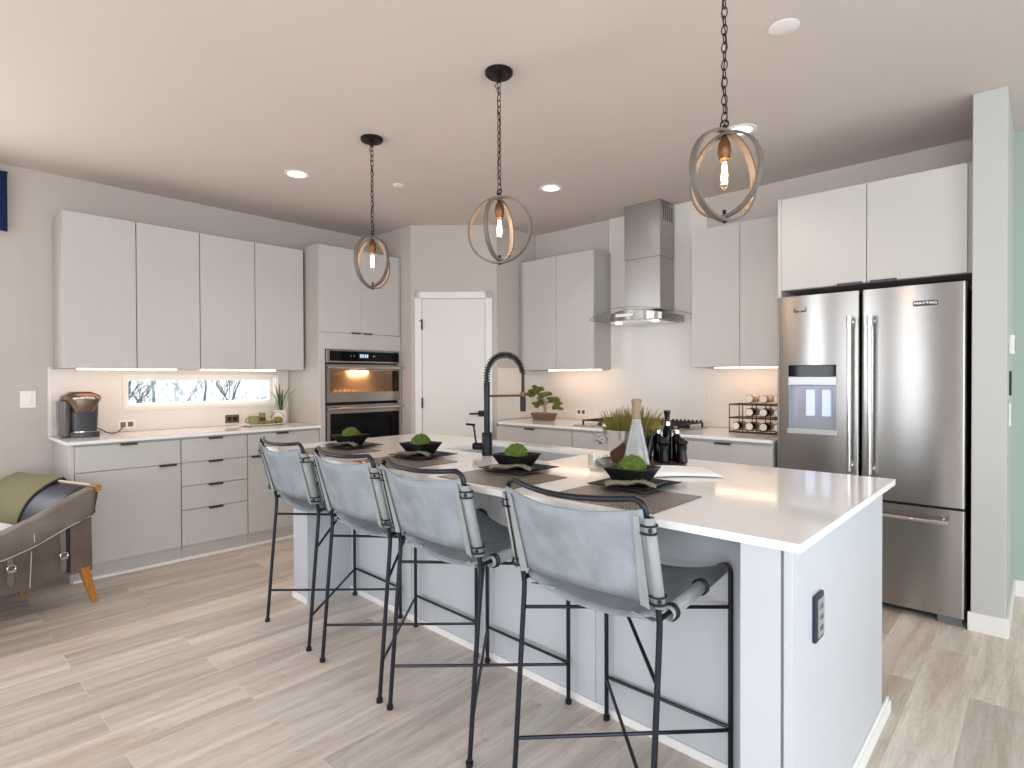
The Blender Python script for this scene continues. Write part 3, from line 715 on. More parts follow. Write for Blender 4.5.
# countertop with sink cut-out
sx0, sx1, sy0, sy1 = -2.50, -1.75, 2.13, 2.54
ct = B()
ct.box((IX0, IY0, .892), (IX1, sy0, .914)).box((IX0, sy1, .892), (IX1, IY1, .914)).box((IX0, sy0, .892), (sx0, sy1, .914)).box((sx1, sy0, .892), (IX1, sy1, .914))
bmesh.ops.remove_doubles(ct.bm, verts=ct.bm.verts, dist=.0001)
tag(obj('countertop', ct, M_top), 'glossy white quartz top of the island, set with four place settings', 'countertop')
skb = B().box((sx0-.004, sy0-.004, .70), (sx1+.004, sy1+.004, .704)).box((sx0-.006, sy0-.006, .70), (sx0-.001, sy1+.006, .8912)).box((sx1+.001, sy0-.006, .70), (sx1+.006, sy1+.006, .8912)).box((sx0, sy0-.006, .70), (sx1, sy0-.001, .8912)).box((sx0, sy1+.001, .70), (sx1, sy1+.006, .8912))
sk = thing('kitchen_sink', 'undermount stainless sink set into the white island top', 'sink')
obj('basin', skb, M_sink, sk)
obj('drain', B().lathe([(0, .7055), (.03, .7055), (.042, .709), (.045, .7045), (0, .7045)], ((sx0+sx1)/2, (sy0+sy1)/2, 0)), M_steelp, sk, smooth=True)
# outlet on the end panel
t = thing('power_outlet', 'dark framed power outlet on the island end panel', 'outlet')
xo_ = IX1-.0268
obj('cover_plate', B().box((xo_, 1.660, .603), (xo_+.010, 1.735, .728)), mat('navy_cover', (34, 40, 60), .35), t, bevel=.003)
obj('receptacle', B().box((xo_+.010, 1.676, .615), (xo_+.0125, 1.728, .717)), M_outp, t)
ob = B()
for z in (.630, .659, .688): ob.box((xo_+.0125, 1.690, z), (xo_+.0132, 1.697, z+.013)).box((xo_+.0125, 1.706, z), (xo_+.0132, 1.713, z+.013))
obj('socket_slot', ob, M_blk, t)

# ---------------------------------------------------------------- faucet
fx, fy = -2.108, 2.088
t = thing('kitchen_faucet', 'black spring-neck faucet standing at the island sink', 'faucet', (fx, fy, .9145))
obj('base', B().lathe([(0, 0), (.027, 0), (.027, .115), (.025, .118), (0, .118)]), M_blkm, t, smooth=True)
obj('riser', B().cyl((0, 0, .115), (0, 0, .375), .0155), M_blkm, t, smooth=True)
dirv = Vector((.35, .94, 0)).normalized(); R_ = .105
cen = Vector((0, 0, .415))+dirv*R_
path = [Vector((0, 0, .33)), Vector((0, 0, .37))]+arc(cen, R_, PI, 0, 18, dirv, (0, 0, 1))+[cen+dirv*R_+Vector((0, 0, -.04)), cen+dirv*R_+Vector((0, 0, -.1))]
obj('hose', B().tube(path, .0085, 10), M_blk, t, smooth=True)
# spring coil round the hose
coil = []; N_ = 420
L_ = [0]
for a, b_ in zip(path, path[1:]): L_.append(L_[-1]+(b_-a).length)
side = Vector((0, 0, 1)).cross(dirv).normalized()
turns = 30; end = L_[-1]*.80
for i in range(N_+1):
    s_ = end*i/N_; k = max(j for j in range(len(L_)) if L_[j] <= s_+1e-9); k = min(k, len(path)-2)
    p = path[k].lerp(path[k+1], (s_-L_[k])/(L_[k+1]-L_[k])); d = (path[k+1]-path[k]).normalized(); nrm = side.cross(d)
    th = 2*PI*turns*i/N_; coil.append(p+(side*math.cos(th)+nrm*math.sin(th))*.0155)
obj('spring', B().tube(coil, .0028, 5), M_stool, t, smooth=True)
tip = path[-1]
obj('spray_head', B().lathe([(0, -.075), (.0145, -.075), (.0155, -.03), (.0145, .0), (.010, .015), (0, .015)], tip+Vector((0, 0, -.02))), M_blkm, t, smooth=True)
obj('support_arm', B().tube([(0, 0, .305), dirv*2*R_+Vector((0, 0, .305))], .006, 10).tube([dirv*2*R_+Vector((0, 0, .29)), dirv*2*R_+Vector((0, 0, .322))], .013, 12), M_ringin, t, smooth=True)
lv = Vector((-.9, -.42, 0)).normalized()
obj('side_valve', B().tube([(0, 0, .045), lv*.075+Vector((0, 0, .045))], .019, 16), M_blkm, t, smooth=True)
obj('lever', B().tube([lv*.060+Vector((0, 0, .06)), lv*.075+Vector((0, 0, .16))], .005, 8).tube([lv*.066+Vector((0, 0, .155)), lv*.115+Vector((0, 0, .158))], .006, 8), M_blkm, t, smooth=True)

# ---------------------------------------------------------------- stools
def make_stool(label):
    t = thing('counter_stool', label, 'stool')
    hw = .240; r = .0085; ht = .238; to = .006
    def P(x, y, z): return Vector((x, y-1.60, z))
    ft = 1.862; zf = .712
    for s in (-1, 1):
        x = s*hw
        # front leg, rounding into the seat rail
        cc = P(x, ft-.05, zf-.05)
        pts = [P(x, ft, .006), P(x, ft, zf-.05)]+arc(cc, .05, 0, PI/2, 6, (0, 1, 0), (0, 0, 1))
        obj('front_leg', B().tube(pts, r, 10), M_stool, t, smooth=True)
        obj('seat_rail', B().tube([P(x, ft-.05, zf), P(x, 1.385, .668)], r, 10), M_stool, t, smooth=True)
        obj('rear_leg', B().tube([P(x, 1.335, .006), P(x, 1.388, .615), P(x, 1.390, .655), P(x, 1.382, .70), P(s*ht+to, 1.314, .955)], r, 10), M_stool, t, smooth=True)
        for yy in (ft, 1.335): obj('foot_cap', B().cyl(P(x, yy, 0), P(x, yy, .016), .013, seg=14), M_stool, t, smooth=True)
    # bowed top rail
    top = []
    def bow(u): return -.045*(1-(2*u-1)**2)
    n = 14
    for i in range(n+1):
        u = i/n; x = to-ht+.03+(2*ht-.06)*u
        top.append(P(x, 1.304+bow(u)*1.0, 1.0-.012*(1-(2*u-1)**2)))
    L1 = [P(to-ht, 1.314, .955), P(to-ht, 1.307, .980), P(to-ht+.010, 1.303, .993)]
    R1 = [P(to+ht-.010, 1.303, .993), P(to+ht, 1.307, .980), P(to+ht, 1.314, .955)]
    obj('top_rail', B().tube(L1+top+R1, r, 10), M_stool, t, smooth=True)
    # crossed braces and foot rail
    def br(a, b_): obj('stretcher', B().tube([a, b_], .0062, 8), M_stool, t, smooth=True)
    br(P(-hw, 1.352, .165), P(hw, ft, .158)); br(P(hw, 1.352, .165), P(-hw, ft, .158)); br(P(-hw, ft, .165), P(hw, ft, .165))
    br(P(-hw, 1.386, .575), P(hw, ft, .562)); br(P(hw, 1.380, .49), P(-hw, ft, .60))
    # leather back
    def back(u, v):
        hh = hw+(ht-hw)*v; x = -hh+2*hh*u+to*v; e = 1-(2*u-1)**2
        z = .712+.266*v; y0_ = 1.379-(z-.70)*.267
        z -= .026*e*v
        return P(x, y0_+bow(u)*(.45+.55*v)-.010*math.exp(-((min(u, 1-u))/.03)**2), z)
    bk_ = obj('backrest', B().grid(back, 26, 8), M_lea, t, solid=.004, smooth=True)
    for s in (-1, 1):
        x = s*hw
        def slv(u, v, s=s, x=x):
            th = (-PI/2-s*.30 if s > 0 else -PI/2+.30)+s*(.30+(2*PI-.75)*u); z = .706+.250*v; yc = 1.379-(z-.70)*.267
            x = s*(hw+(ht-hw)*v)+to*v; return P(x+s*.004+.019*math.cos(th), yc+.018*math.sin(th), z)
        obj('sleeve', B().grid(slv, 12, 2), M_leadk, bk_, solid=.002, smooth=True)
        # overlapping flap of the sleeve on the outer side of the back
        obj('sleeve_flap', B().prism([P(x-s*.040, 1.362, .706), P(x-s*.012, 1.362, .700), P(x-s*.012+to, 1.294, .960), P(x-s*.028+to, 1.292, .958)], (0, -.003, 0)), M_leadk, bk_)
        for z in (.728, .925):
            yc = 1.379-(z-.70)*.267; x = s*(hw+(ht-hw)*(z-.70)/.26)+to*(z-.70)/.26
            sb = B()
            for dz in (-.010, .010): sb.torus(P(x+s*.004, yc, z+dz), .0215, .0032, 'z', 16, 6)
            sb.ball(P(x+s*.018, yc-.016, z), .007, 1)
            obj('strap', sb, M_blk, bk_, smooth=True)
    # sling seat
    def seat(u, v):
        x = -hw+2*hw*u; e = 1-(2*u-1)**2; y = 1.405+.43*v
        zr = .668+(zf-.668)*((y-1.385)/(ft-.05-1.385)); zr = min(zr, zf+.002)
        return P(x, y, zr+.010-.050*e**.8-(.022*max(0, (v-.88)/.12)**2))
    st = obj('seat', B().grid(seat, 22, 12), M_lea, t, solid=.005, smooth=True)
    for s in (-1, 1):
        x = s*hw
        def wrap(u, v, s=s, x=x):
            th = 2*PI*u; y = 1.43+.36*v; zr = .668+(zf-.668)*((y-1.385)/(ft-.05-1.385))
            return P(x+s*.002+.018*math.cos(th), y, zr-.003+.018*math.sin(th))
        obj('rail_wrap', B().grid(wrap, 12, 2), M_leadk, st, solid=.002, smooth=True)
        for y in (1.445, 1.63):
            zr = .668+(zf-.668)*((y-1.385)/(ft-.05-1.385))
            obj('strap', B().torus(P(x+s*.002, y, zr-.003), .0215, .004, 'y', 16, 6).torus(P(x+s*.002, y+.012, zr-.003), .0215, .003, 'y', 16, 6), M_blk, st, smooth=True)
        obj('seat_tab', B().prism([P(x-s*.02, 1.392, .655), P(x-s*.12, 1.415, .635), P(x-s*.10, 1.42, .655)], (0, .03, -.004)), M_leadk, st)
    return t
s4 = make_stool('grey suede bar stool at the near right end of the island'); s4.location = (-.99, 1.596, 0)
dup(s4, (-1.654, 1.594, 0), math.radians(-2), 'grey suede bar stool in front of the faucet, second from the near island end')
dup(s4, (-2.206, 1.610, 0), math.radians(-1.8), 'grey suede bar stool second from the far, oven-side end of the island')
dup(s4, (-2.835, 1.636, 0), math.radians(-1.8), 'grey suede bar stool farthest from the camera, at the oven-side island end')

# ---------------------------------------------------------------- place settings
ZT = .9143
def moss_ball():
    b = B().ball((0, 0, 0), .049, 4)
    for v in b.bm.verts:
        n_ = v.co.normalized(); v.co = n_*(.049+random.uniform(-.004, .005)); v.co.z *= .92
    return b
def sq(s, z): return [(-s, -s, z), (s, -s, z), (s, s, z), (-s, s, z)]
def sqbowl():
    b = B(); rings = []
    for s_, z_ in ((.043, 0), (.078, .064), (.071, .064), (.038, .012)):
        rings.append([b.bm.verts.new(p) for p in sq(s_, z_)])
    for a, c in zip(rings, rings[1:]):
        for k in range(4): b.bm.faces.new((a[k], a[(k+1) % 4], c[(k+1) % 4], c[k]))
    b.bm.faces.new(rings[0][::-1]); b.bm.faces.new(rings[-1]); return b
def sqplate(s, h):
    b = B(); rings = []
    for s_, z_ in ((s*.6, 0), (s, h), (s*.985, h+.003), (s*.66, .004)):
        rings.append([b.bm.verts.new(p) for p in sq(s_, z_)])
    for a, c in zip(rings, rings[1:]):
        for k in range(4): b.bm.faces.new((a[k], a[(k+1) % 4], c[(k+1) % 4], c[k]))
    b.bm.faces.new(rings[0][::-1]); b.bm.faces.new(rings[-1]); return b
def napkin():
    b = B()
    def f(u, v):
        x = -.085+.17*u; y = -.028+.056*v
        return Vector((x, y-.010*math.sin(u*7), .003+.010*abs(math.sin(v*6.5+u*3))+.004*math.sin(u*11)+.006*math.sin(u*PI)))
    b.grid(f, 24, 14); return b
spots = [(-2.93, 1.80, 'farthest, oven-side'), (-2.30, 1.81, 'second from the oven side'), (-1.65, 1.81, 'in front of the faucet base, third from the oven side'), (-1.09, 1.815, 'nearest the camera')]
adj = ['at the oven-side end of the island', 'at the second seat from the oven', 'at the third seat from the oven', 'at the seat nearest the camera']
meshes = {}
for i, (x, y, _) in enumerate(spots):
    a = adj[i]
    def first(key, fn):
        global meshes
        if key not in meshes: meshes[key] = fn(); return meshes[key], True
        c = meshes[key].copy(); C.objects.link(c); return c, False
    o, _n = first('mat', lambda: obj('placemat', B().box((-.20, -.165, 0), (.20, .165, .003)), M_mat)); o.location = (x+.055, 1.662, ZT); tag(o, 'taupe ribbed woven placemat '+a, 'placemat')
    o, _n = first('ch', lambda: obj('charger_plate', sqplate(.123, .012), M_char)); o.location = (x, y+.015, ZT+.0032); tag(o, 'square charcoal plate under a bowl '+a, 'plate')
    o, _n = first('pl', lambda: obj('salad_plate', sqplate(.098, .010), M_bowl)); o.location = (x-.004, y+.005, ZT+.0075); o.rotation_euler = (0, 0, math.radians(8)); tag(o, 'smaller black plate stacked below the bowl '+a, 'plate')
    o, _n = first('nap', lambda: obj('napkin', napkin(), M_lin, solid=.003, smooth=True)); o.location = (x+.035, y-.075, ZT+.021); o.rotation_euler = (0, 0, math.radians(38)); tag(o, 'folded sage linen napkin lying before the bowl '+a, 'napkin')
    o, _n = first('bowl', lambda: obj('square_bowl', sqbowl(), M_bowl, bevel=.002)); o.location = (x, y, ZT+.0125); o.rotation_euler = (0, 0, math.radians(4)); tag(o, 'black square flared bowl holding moss ball '+a, 'bowl')
    o, _n = first('moss', lambda: obj('moss_ball', moss_ball(), M_moss, smooth=True)); o.location = (x, y, ZT+.072); tag(o, 'green moss ball in black bowl '+a, 'moss ball')

# ---------------------------------------------------------------- tray group on the island
t_ = obj('serving_tray', B().lathe([(0, 0), (.20, 0), (.205, .006), (.205, .014), (.198, .014), (.196, .008), (0, .008)], (-1.36, 2.33, ZT), 48), M_wood, smooth=True)
tag(t_, 'round dark wood tray beneath the ice bucket and pepper mills', 'tray')
ZY = ZT+.0085
t = thing('ice_bucket', 'polished metal ice bucket with branch handles, filled with grass, on tray', 'bucket', (-1.43, 2.315, ZY))
obj('bowl', B().lathe([(0, 0), (.055, 0), (.062, .01), (.085, .08), (.105, .150), (.108, .152), (.104, .153), (.082, .08), (.058, .014), (0, .012)], seg=40), M_steelp, t, smooth=True)
hb = B(); hd = Vector((-.74, -.67, 0)).normalized()
for k in range(9):
    a = hd*(.098+random.uniform(0, .02))+Vector((0, 0, .135-random.uniform(0, .05))); hb.tube([a, a+hd*random.uniform(.02, .05)+Vector((random.uniform(-.02, .02), random.uniform(-.02, .02), random.uniform(-.03, .03)))], [.006, .003], 6)
obj('handle', hb, M_steelp, t, smooth=True)
def clump(n, R, h, lean=.6):
    b = B()
    for k in range(n):
        a = random.uniform(0, 2*PI); r = R*math.sqrt(random.random()); x, y = r*math.cos(a), r*math.sin(a)
        dx, dy = (x/R)*lean*h+random.uniform(-.02, .02), (y/R)*lean*h+random.uniform(-.02, .02); hh = h*random.uniform(.55, 1.08)*(1-.2*(r/R))
        b.tube([(x, y, 0), (x+dx*.4, y+dy*.4, hh*.6), (x+dx, y+dy, hh)], [.0018, .0019, .0006], 4)
    return b
o = obj('grass_bunch', clump(260, .060, .165, .32), M_grass); o.location = (-1.445, 2.31, ZY+.09); tag(o, 'yellow-green grass bunch in the ice bucket, left of the glass bottle', 'plant')
o = obj('grass_bunch', clump(280, .058, .175, .42), M_grass); o.location = (-1.39, 2.36, ZY+.09); tag(o, 'yellow-green grass bunch behind the bottle, nearest the pepper mills', 'plant')
t = thing('wine_bottle', 'dark bottle leaning beside the ice bucket rim', 'bottle', (-1.335, 2.335, ZY))
obj('glass', B().tube([(0, 0, .004), (.012, .01, .09), (.018, .016, .12), (.024, .022, .15)], [.024, .024, .014, .012], 16), M_blkgl, t, smooth=True)
t = thing('glass_bottle', 'ribbed conical clear glass bottle with tall turned wooden stopper', 'bottle', (-1.283, 2.17, ZT))
gb = B(); prof = [(0, 0), (.052, 0), (.056, .006), (.054, .04), (.018, .215), (.017, .222), (.014, .222), (.015, .214), (.050, .04), (.050, .010), (0, .010)]
seg = 48; rings = []
for r, z in prof:
    if r < 1e-5: rings.append([gb.bm.verts.new((0, 0, z))])
    else: rings.append([gb.bm.verts.new(((r*(1+(.035 if k % 4 < 2 else -.035)))*math.cos(2*PI*k/seg), (r*(1+(.035 if k % 4 < 2 else -.035)))*math.sin(2*PI*k/seg), z)) for k in range(seg)])
for a, c in zip(rings, rings[1:]):
    for k in range(seg):
        k2 = (k+1) % seg
        if len(a) == 1: gb.bm.faces.new((a[0], c[k2], c[k]))
        elif len(c) == 1: gb.bm.faces.new((a[k], a[k2], c[0]))
        else: gb.bm.faces.new((a[k], a[k2], c[k2], c[k]))
obj('ribbed_body', gb, mat('ribbed_glass', (232, 236, 234), .08, trans=.75, ior=1.3), t)
obj('stopper', B().lathe([(0, .20), (.013, .20), (.013, .222), (.019, .225), (.015, .26), (.020, .285), (.022, .300), (.018, .306), (0, .306)]), M_cork, t, smooth=True)
t = thing('glass_mug', 'clear glass tea mug behind the nearest black bowl', 'mug', (-1.40, 2.05, ZT))
obj('cup', B().lathe([(0, 0), (.030, 0), (.040, .02), (.042, .07), (.040, .07), (.038, .02), (.028, .006), (0, .006)]), M_clear, t, smooth=True)
obj('handle', B().torus((.045, 0, .038), .02, .004, 'y', 18, 6), M_clear, t, smooth=True)
def mill(label, x, y, h, tall=False):
    t = thing('pepper_mill', label, 'pepper mill', (x, y, ZY))
    obj('body', B().lathe([(0, 0), (.024, 0), (.025, .01), (.019, h*.42), (.023, h*.66), (.020, h*.70), (0, h*.70)], seg=24), M_blkp, t, smooth=True)
    obj('head', B().lathe([(0, h*.705), (.020, h*.705), (.028, h*.80), (.024, h*.90), (.010, h*.94), (.008, h), (0, h)], seg=24), M_blkp, t, smooth=True)
    return t
mill('short black pepper mill at the left front of the tray pair', -1.275, 2.395, .115)
mill('short black pepper mill at the right end, nearest the refrigerator', -1.215, 2.455, .112)
def cruet(label, x, y, h, pour):
    t = thing('oil_bottle', label, 'bottle', (x, y, ZY))
    obj('body', B().lathe([(0, 0), (.020, 0), (.021, .005), (.021, h*.60), (.014, h*.66), (.013, h*.74), (0, h*.74)], seg=20), M_blkgl, t, smooth=True)
    obj('collar', B().lathe([(0, h*.70), (.016, h*.70), (.016, h*.78), (.012, h*.79), (0, h*.79)], seg=20), M_steelp, t, smooth=True)
    if pour: obj('pourer', B().lathe([(0, h*.79), (.011, h*.79), (.013, h*.93), (.015, h*.95), (.015, h), (0, h)], seg=18), M_blkp, t, smooth=True)
cruet('tall black oil bottle with steel collar standing highest among the mills', -1.30, 2.475, .235, True)
cruet('medium black oil bottle with steel band, left of the tallest bottle', -1.33, 2.44, .185, False)
cruet('plain black bottle between the tall oil bottle and right mill', -1.26, 2.49, .185, False)
def towel(u, v):
    x = -.14+.28*u; y = -.085+.17*v
    e = min(u, 1-u, v, 1-v); k = 1 if e > .08 else (e/.08)**.5
    x *= 1-.12*v; y += .03*math.sin(u*PI)
    return Vector((x, y, .002+.020*k*(1-.5*u)+.0025*math.sin(v*42)*k))
o = obj('folded_towel', B().grid(towel, 30, 40), M_towel, smooth=True, solid=.002); o.location = (-1.085, 2.20, ZT+.002); o.rotation_euler = (0, 0, math.radians(40)); tag(o, 'ribbed white folded towel on the island beside the pepper mills', 'towel')

# ---------------------------------------------------------------- left counter items
t = thing('coffee_maker', 'bronze and black single cup coffee maker on the left counter', 'coffee maker', (-4.93, .905, ZT))
cm = B(); rw = .115
def rr(sx, sy, z, n=24, p=4):
    out = []
    for k in range(n):
        a = 2*PI*k/n; c_, s_ = math.cos(a), math.sin(a); d = (abs(c_)**p+abs(s_)**p)**(-1/p); out.append((c_*d*sx, s_*d*sy, z))
    return out
def loft(secs, b=None):
    b = b or B(); rings = [[b.bm.verts.new(p) for p in s_] for s_ in secs]; n = len(rings[0])
    for a, c in zip(rings, rings[1:]):
        for k in range(n): b.bm.faces.new((a[k], a[(k+1) % n], c[(k+1) % n], c[k]))
    b.bm.faces.new(rings[0][::-1]); b.bm.faces.new(rings[-1]); return b
def shift(pts, dx, dy): return [(x+dx, y+dy, z) for x, y, z in pts]
obj('rear_housing', loft([shift(rr(.055, .100, 0), -.06, 0), shift(rr(.06, .112, .24), -.06, 0), shift(rr(.055, .105, .27), -.06, 0)]), M_keud, t, smooth=True)
obj('water_tank', loft([shift(rr(.085, .030, .012), -.02, -.095), shift(rr(.09, .034, .25), -.02, -.095)]), mat('tank_smoke', (96, 88, 84), .15), t, smooth=True)
obj('drip_base', loft([shift(rr(.085, .085, 0), .035, .01), shift(rr(.085, .085, .038), .035, .01)]), M_keud, t, smooth=True)
obj('drip_tray', loft([shift(rr(.07, .07, .038), .04, .01), shift(rr(.07, .07, .043), .04, .01)]), M_steelp, t, smooth=True)
obj('front_panel', loft([shift(rr(.02, .075, .04), -.0, .015), shift(rr(.02, .078, .2), -.0, .015)]), M_keud, t, smooth=True)
obj('brew_head', loft([shift(rr(.05, .055, .175), .055, .005), shift(rr(.068, .070, .21), .045, .005), shift(rr(.10, .108, .262), .01, 0)]), M_keur, t, smooth=True)
obj('lid', loft([shift(rr(.105, .112, .262), .0, 0), shift(rr(.10, .108, .285), -.005, 0), shift(rr(.06, .06, .312), -.01, 0)]), M_keur, t, smooth=True)
obj('lid_handle', B().tube([(.06, -.075, .25), (.105, -.05, .268), (.12, .0, .272), (.105, .05, .268), (.06, .075, .25)], .010, 10), M_steelp, t, smooth=True)
cordp = [(-4.98, 1.01, ZT+.05), (-4.95, 1.055, ZT+.02), (-4.96, 1.09, ZT+.006), (-4.99, 1.12, ZT+.006), (-5.06, 1.16, ZT+.012), (-5.105, 1.20, .955)]
obj('cord', B().tube([Vector(p)-Vector((-4.93, .905, ZT)) for p in cordp], .0035, 6), M_blk, t, smooth=True)
def outlet_x(y, label, plate):
    t = thing('power_outlet', label, 'outlet')
    obj('cover_plate', B().box((XL+.0085, y-.058, .935), (XL+.013, y+.058, 1.005)), plate, t, bevel=.002)
    b = B()
    for dy in (-.024, .024): b.box((XL+.013, y+dy-.017, .952), (XL+.0145, y+dy+.017, .988))
    r_ = obj('receptacle', b, M_bronp if plate is M_white else M_blk, t)
outlet_x(1.225, 'horizontal wall outlet on the tile beside the coffee maker', M_white)
outlet_x(2.00, 'bronze horizontal wall outlet on the tile left of the mug tray', M_bronp)
t = thing('light_switch', 'white rocker light switch on wall left of the backsplash', 'switch')
obj('cover_plate', B().box((XL+.0005, .605, 1.118), (XL+.007, .690, 1.235)), M_white, t, bevel=.002)
obj('rocker', B().box((XL+.007, .630, 1.143), (XL+.011, .665, 1.210)), M_white, t, bevel=.001)
# tray of crockery
tr = thing('oval_platter', 'pale oval platter holding green crockery beneath the slot window', 'platter', (-4.93, 2.17, ZT))
obj('dish', B().lathe([(0, 0), (.15, 0), (.20, .012), (.20, .016), (.15, .006), (0, .005)], seg=40, sx=.55, sy=1), M_cer, tr, smooth=True)
ZP = ZT+.007
def cup(name, label, x, y, r, h, m_, handle=True):
    t = thing(name, label, 'mug', (x, y, ZP))
    obj('cup', B().lathe([(0, 0), (r*.75, 0), (r, h*.3), (r, h), (r*.92, h), (r*.9, h*.3), (0, h*.12)]), m_, t, smooth=True)
    if handle: obj('handle', B().torus((0, -r-.008, h*.55), .018, .005, 'x', 16, 6), m_, t, smooth=True)
cup('green_mug', 'large sage green mug at left on the oval platter', -4.90, 2.09, .045, .075, M_green)
t = thing('storage_jar', 'small olive jar with dark band standing behind the green mug', 'jar', (-4.975, 2.19, ZP))
obj('body', B().lathe([(0, 0), (.026, 0), (.027, .01), (.027, .10), (0, .10)]), M_green, t, smooth=True)
obj('band', B().lathe([(.0275, .03), (.0282, .03), (.0282, .06), (.0275, .06)]), M_wood, t, smooth=True)
o = obj('small_bowl', B().lathe([(0, 0), (.03, 0), (.048, .028), (.045, .03), (.028, .006), (0, .006)], (-4.885, 2.215, ZP)), M_green, smooth=True); tag(o, 'small sage bowl at the front of the oval platter', 'bowl')
b = B()
for k in range(6): b.ball((-4.885+random.uniform(-.02, .02), 2.215+random.uniform(-.02, .02), ZP+.035+random.uniform(0, .008)), .012, 2, (1, 1, .7))
o = obj('biscuits', b, M_bread, smooth=True); tag(o, 'cream biscuits heaped in the small sage bowl', 'food'); o['kind'] = 'stuff'
t = thing('tea_pot', 'olive round teapot with wire handle at the platter right end', 'teapot', (-4.905, 2.30, ZP))
obj('body', B().lathe([(0, 0), (.022, 0), (.036, .018), (.038, .035), (.026, .058), (0, .064)]), M_apple, t, smooth=True)
obj('bail_handle', B().tube(arc((0, -.005, .05), .055, 0, PI, 14, (0, 1, 0), (0, 0, 1)), .0022, 6), M_stool, t, smooth=True)
o = obj('sauce_cup', B().lathe([(0, 0), (.014, 0), (.018, .04), (.016, .04), (.012, .005), (0, .005)], (-4.96, 2.25, ZP)), M_bread, smooth=True); tag(o, 'little cream cup between olive jar and teapot', 'cup')
# snake plant
t = thing('potted_plant', 'snake plant with upright dark leaves in a white pot beside the oven tower', 'plant', (-5.015, 2.375, ZT))
obj('pot', B().lathe([(0, 0), (.045, 0), (.052, .012), (.055, .12), (.051, .12), (.049, .10), (0, .10)]), M_cer, t, smooth=True)
def blade(h, lean, az, wd, tw=0):
    b = B(); d = Vector((math.cos(az), math.sin(az), 0)); sd = Vector((-d.y, d.x, 0)); n = 8
    L = []; R = []; K = []
    for i in range(n+1):
        u = i/n; c = d*(lean*u**1.6)+Vector((0, 0, .09+h*u)); wv = wd*(math.sin(PI*min(1, .18+.82*u)))**.8 if u < 1 else .0004
        L.append(b.bm.verts.new(c+sd*wv)); R.append(b.bm.verts.new(c-sd*wv)); K.append(b.bm.verts.new(c+d*wv*.3))
    for i in range(n):
        b.bm.faces.new((L[i], K[i], K[i+1], L[i+1])); b.bm.faces.new((K[i], R[i], R[i+1], K[i+1]))
    return b
for h, le, az, wd in ((.26, .05, 3.9, .020), (.27, .015, 4.6, .022), (.25, .085, 1.1, .017), (.22, .03, .2, .014), (.20, .07, 4.4, .012)):
    obj('leaf', blade(h, le, az, wd), M_leaf, t, solid=.0025, smooth=True)
for az, le in ((4.5, .13), (1.3, .15), (1.7, .09)):
    d = Vector((math.cos(az), math.sin(az), 0)); obj('stem', B().tube([Vector((0, 0, .09))+d*.01, Vector((0, 0, .24))+d*le*.4, Vector((0, 0, .335))+d*le], [.0025, .002, .001], 6), M_leaf, t)
# curtain at the left edge (side window)
cb = B()
def cur(u, v): return Vector((XL+.06+.018*math.sin(u*60), -2.1+2.645*u, 2.30+.385*v))
cb.grid(cur, 160, 3)
t = thing('window_valance', 'navy blue fabric valance at the left edge of the wall', 'curtain')
obj('fabric', cb, M_curt, t, solid=.01, smooth=True)
obj('curtain_rod', B().tube([(XL+.06, -2.1, 2.690), (XL+.06, .55, 2.690)], .008, 8).tube([(XL+.001, .54, 2.690), (XL+.06, .54, 2.690)], .006, 8), M_blk, t)
# ---------------------------------------------------------------- hood counter items
t = thing('bonsai_tree', 'small bonsai with twisted trunk in a brown oval pot on back counter', 'plant', (-3.47, 4.19, ZT), math.radians(10)); t.scale = (1.4, 1.2, 1.3)
obj('pot', B().lathe([(0, 0), (.075, 0), (.080, .008), (.090, .042), (.096, .046), (.096, .052), (.086, .052), (.080, .040), (0, .040)], sx=1.05, sy=.7), M_bpot, t, smooth=True)
obj('trunk', B().tube([(.0, 0, .04), (.012, 0, .07), (.006, .0, .10), (.018, 0, .125), (.0, 0, .15), (-.03, 0, .175), (-.07, 0, .195)], [.016, .011, .010, .010, .008, .006, .003], 10).tube([(.014, 0, .12), (.05, 0, .14), (.09, 0, .13)], [.009, .006, .003], 8).tube([(.006, 0, .10), (-.03, .01, .115), (-.05, .01, .11)], [.008, .005, .003], 8), M_bark, t, smooth=True)
for (x, y, z, sx, sz) in ((-.13, 0, .185, .055, .018), (-.085, .01, .205, .05, .02), (-.05, .01, .232, .05, .022), (.0, 0, .175, .058, .026), (.03, 0, .19, .04, .02), (.085, .0, .14, .04, .028), (.105, 0, .105, .032, .034), (.06, .01, .15, .04, .022), (-.055, 0, .11, .035, .026), (-.025, 0, .135, .03, .02)):
    b = B()
    for k in range(9): b.ball((x+random.uniform(-sx, sx)*.6, y+random.uniform(-.03, .03), z+random.uniform(-sz, sz)*.6), .018, 2, (1.1, 1.1, .65), .18)
    obj('foliage_pad', b, M_bons, t)
t = thing('power_outlet', 'white wall outlet on tile between bonsai and cooktop', 'outlet')
obj('cover_plate', B().box((-3.305, YB-.0125, .955), (-3.185, YB-.0085, 1.02)), M_white, t, bevel=.001)
obj('receptacle', B().box((-3.235, YB-.014, .970), (-3.203, YB-.0125, 1.005)).box((-3.287, YB-.014, .970), (-3.255, YB-.0125, 1.005)), M_bronp, t)
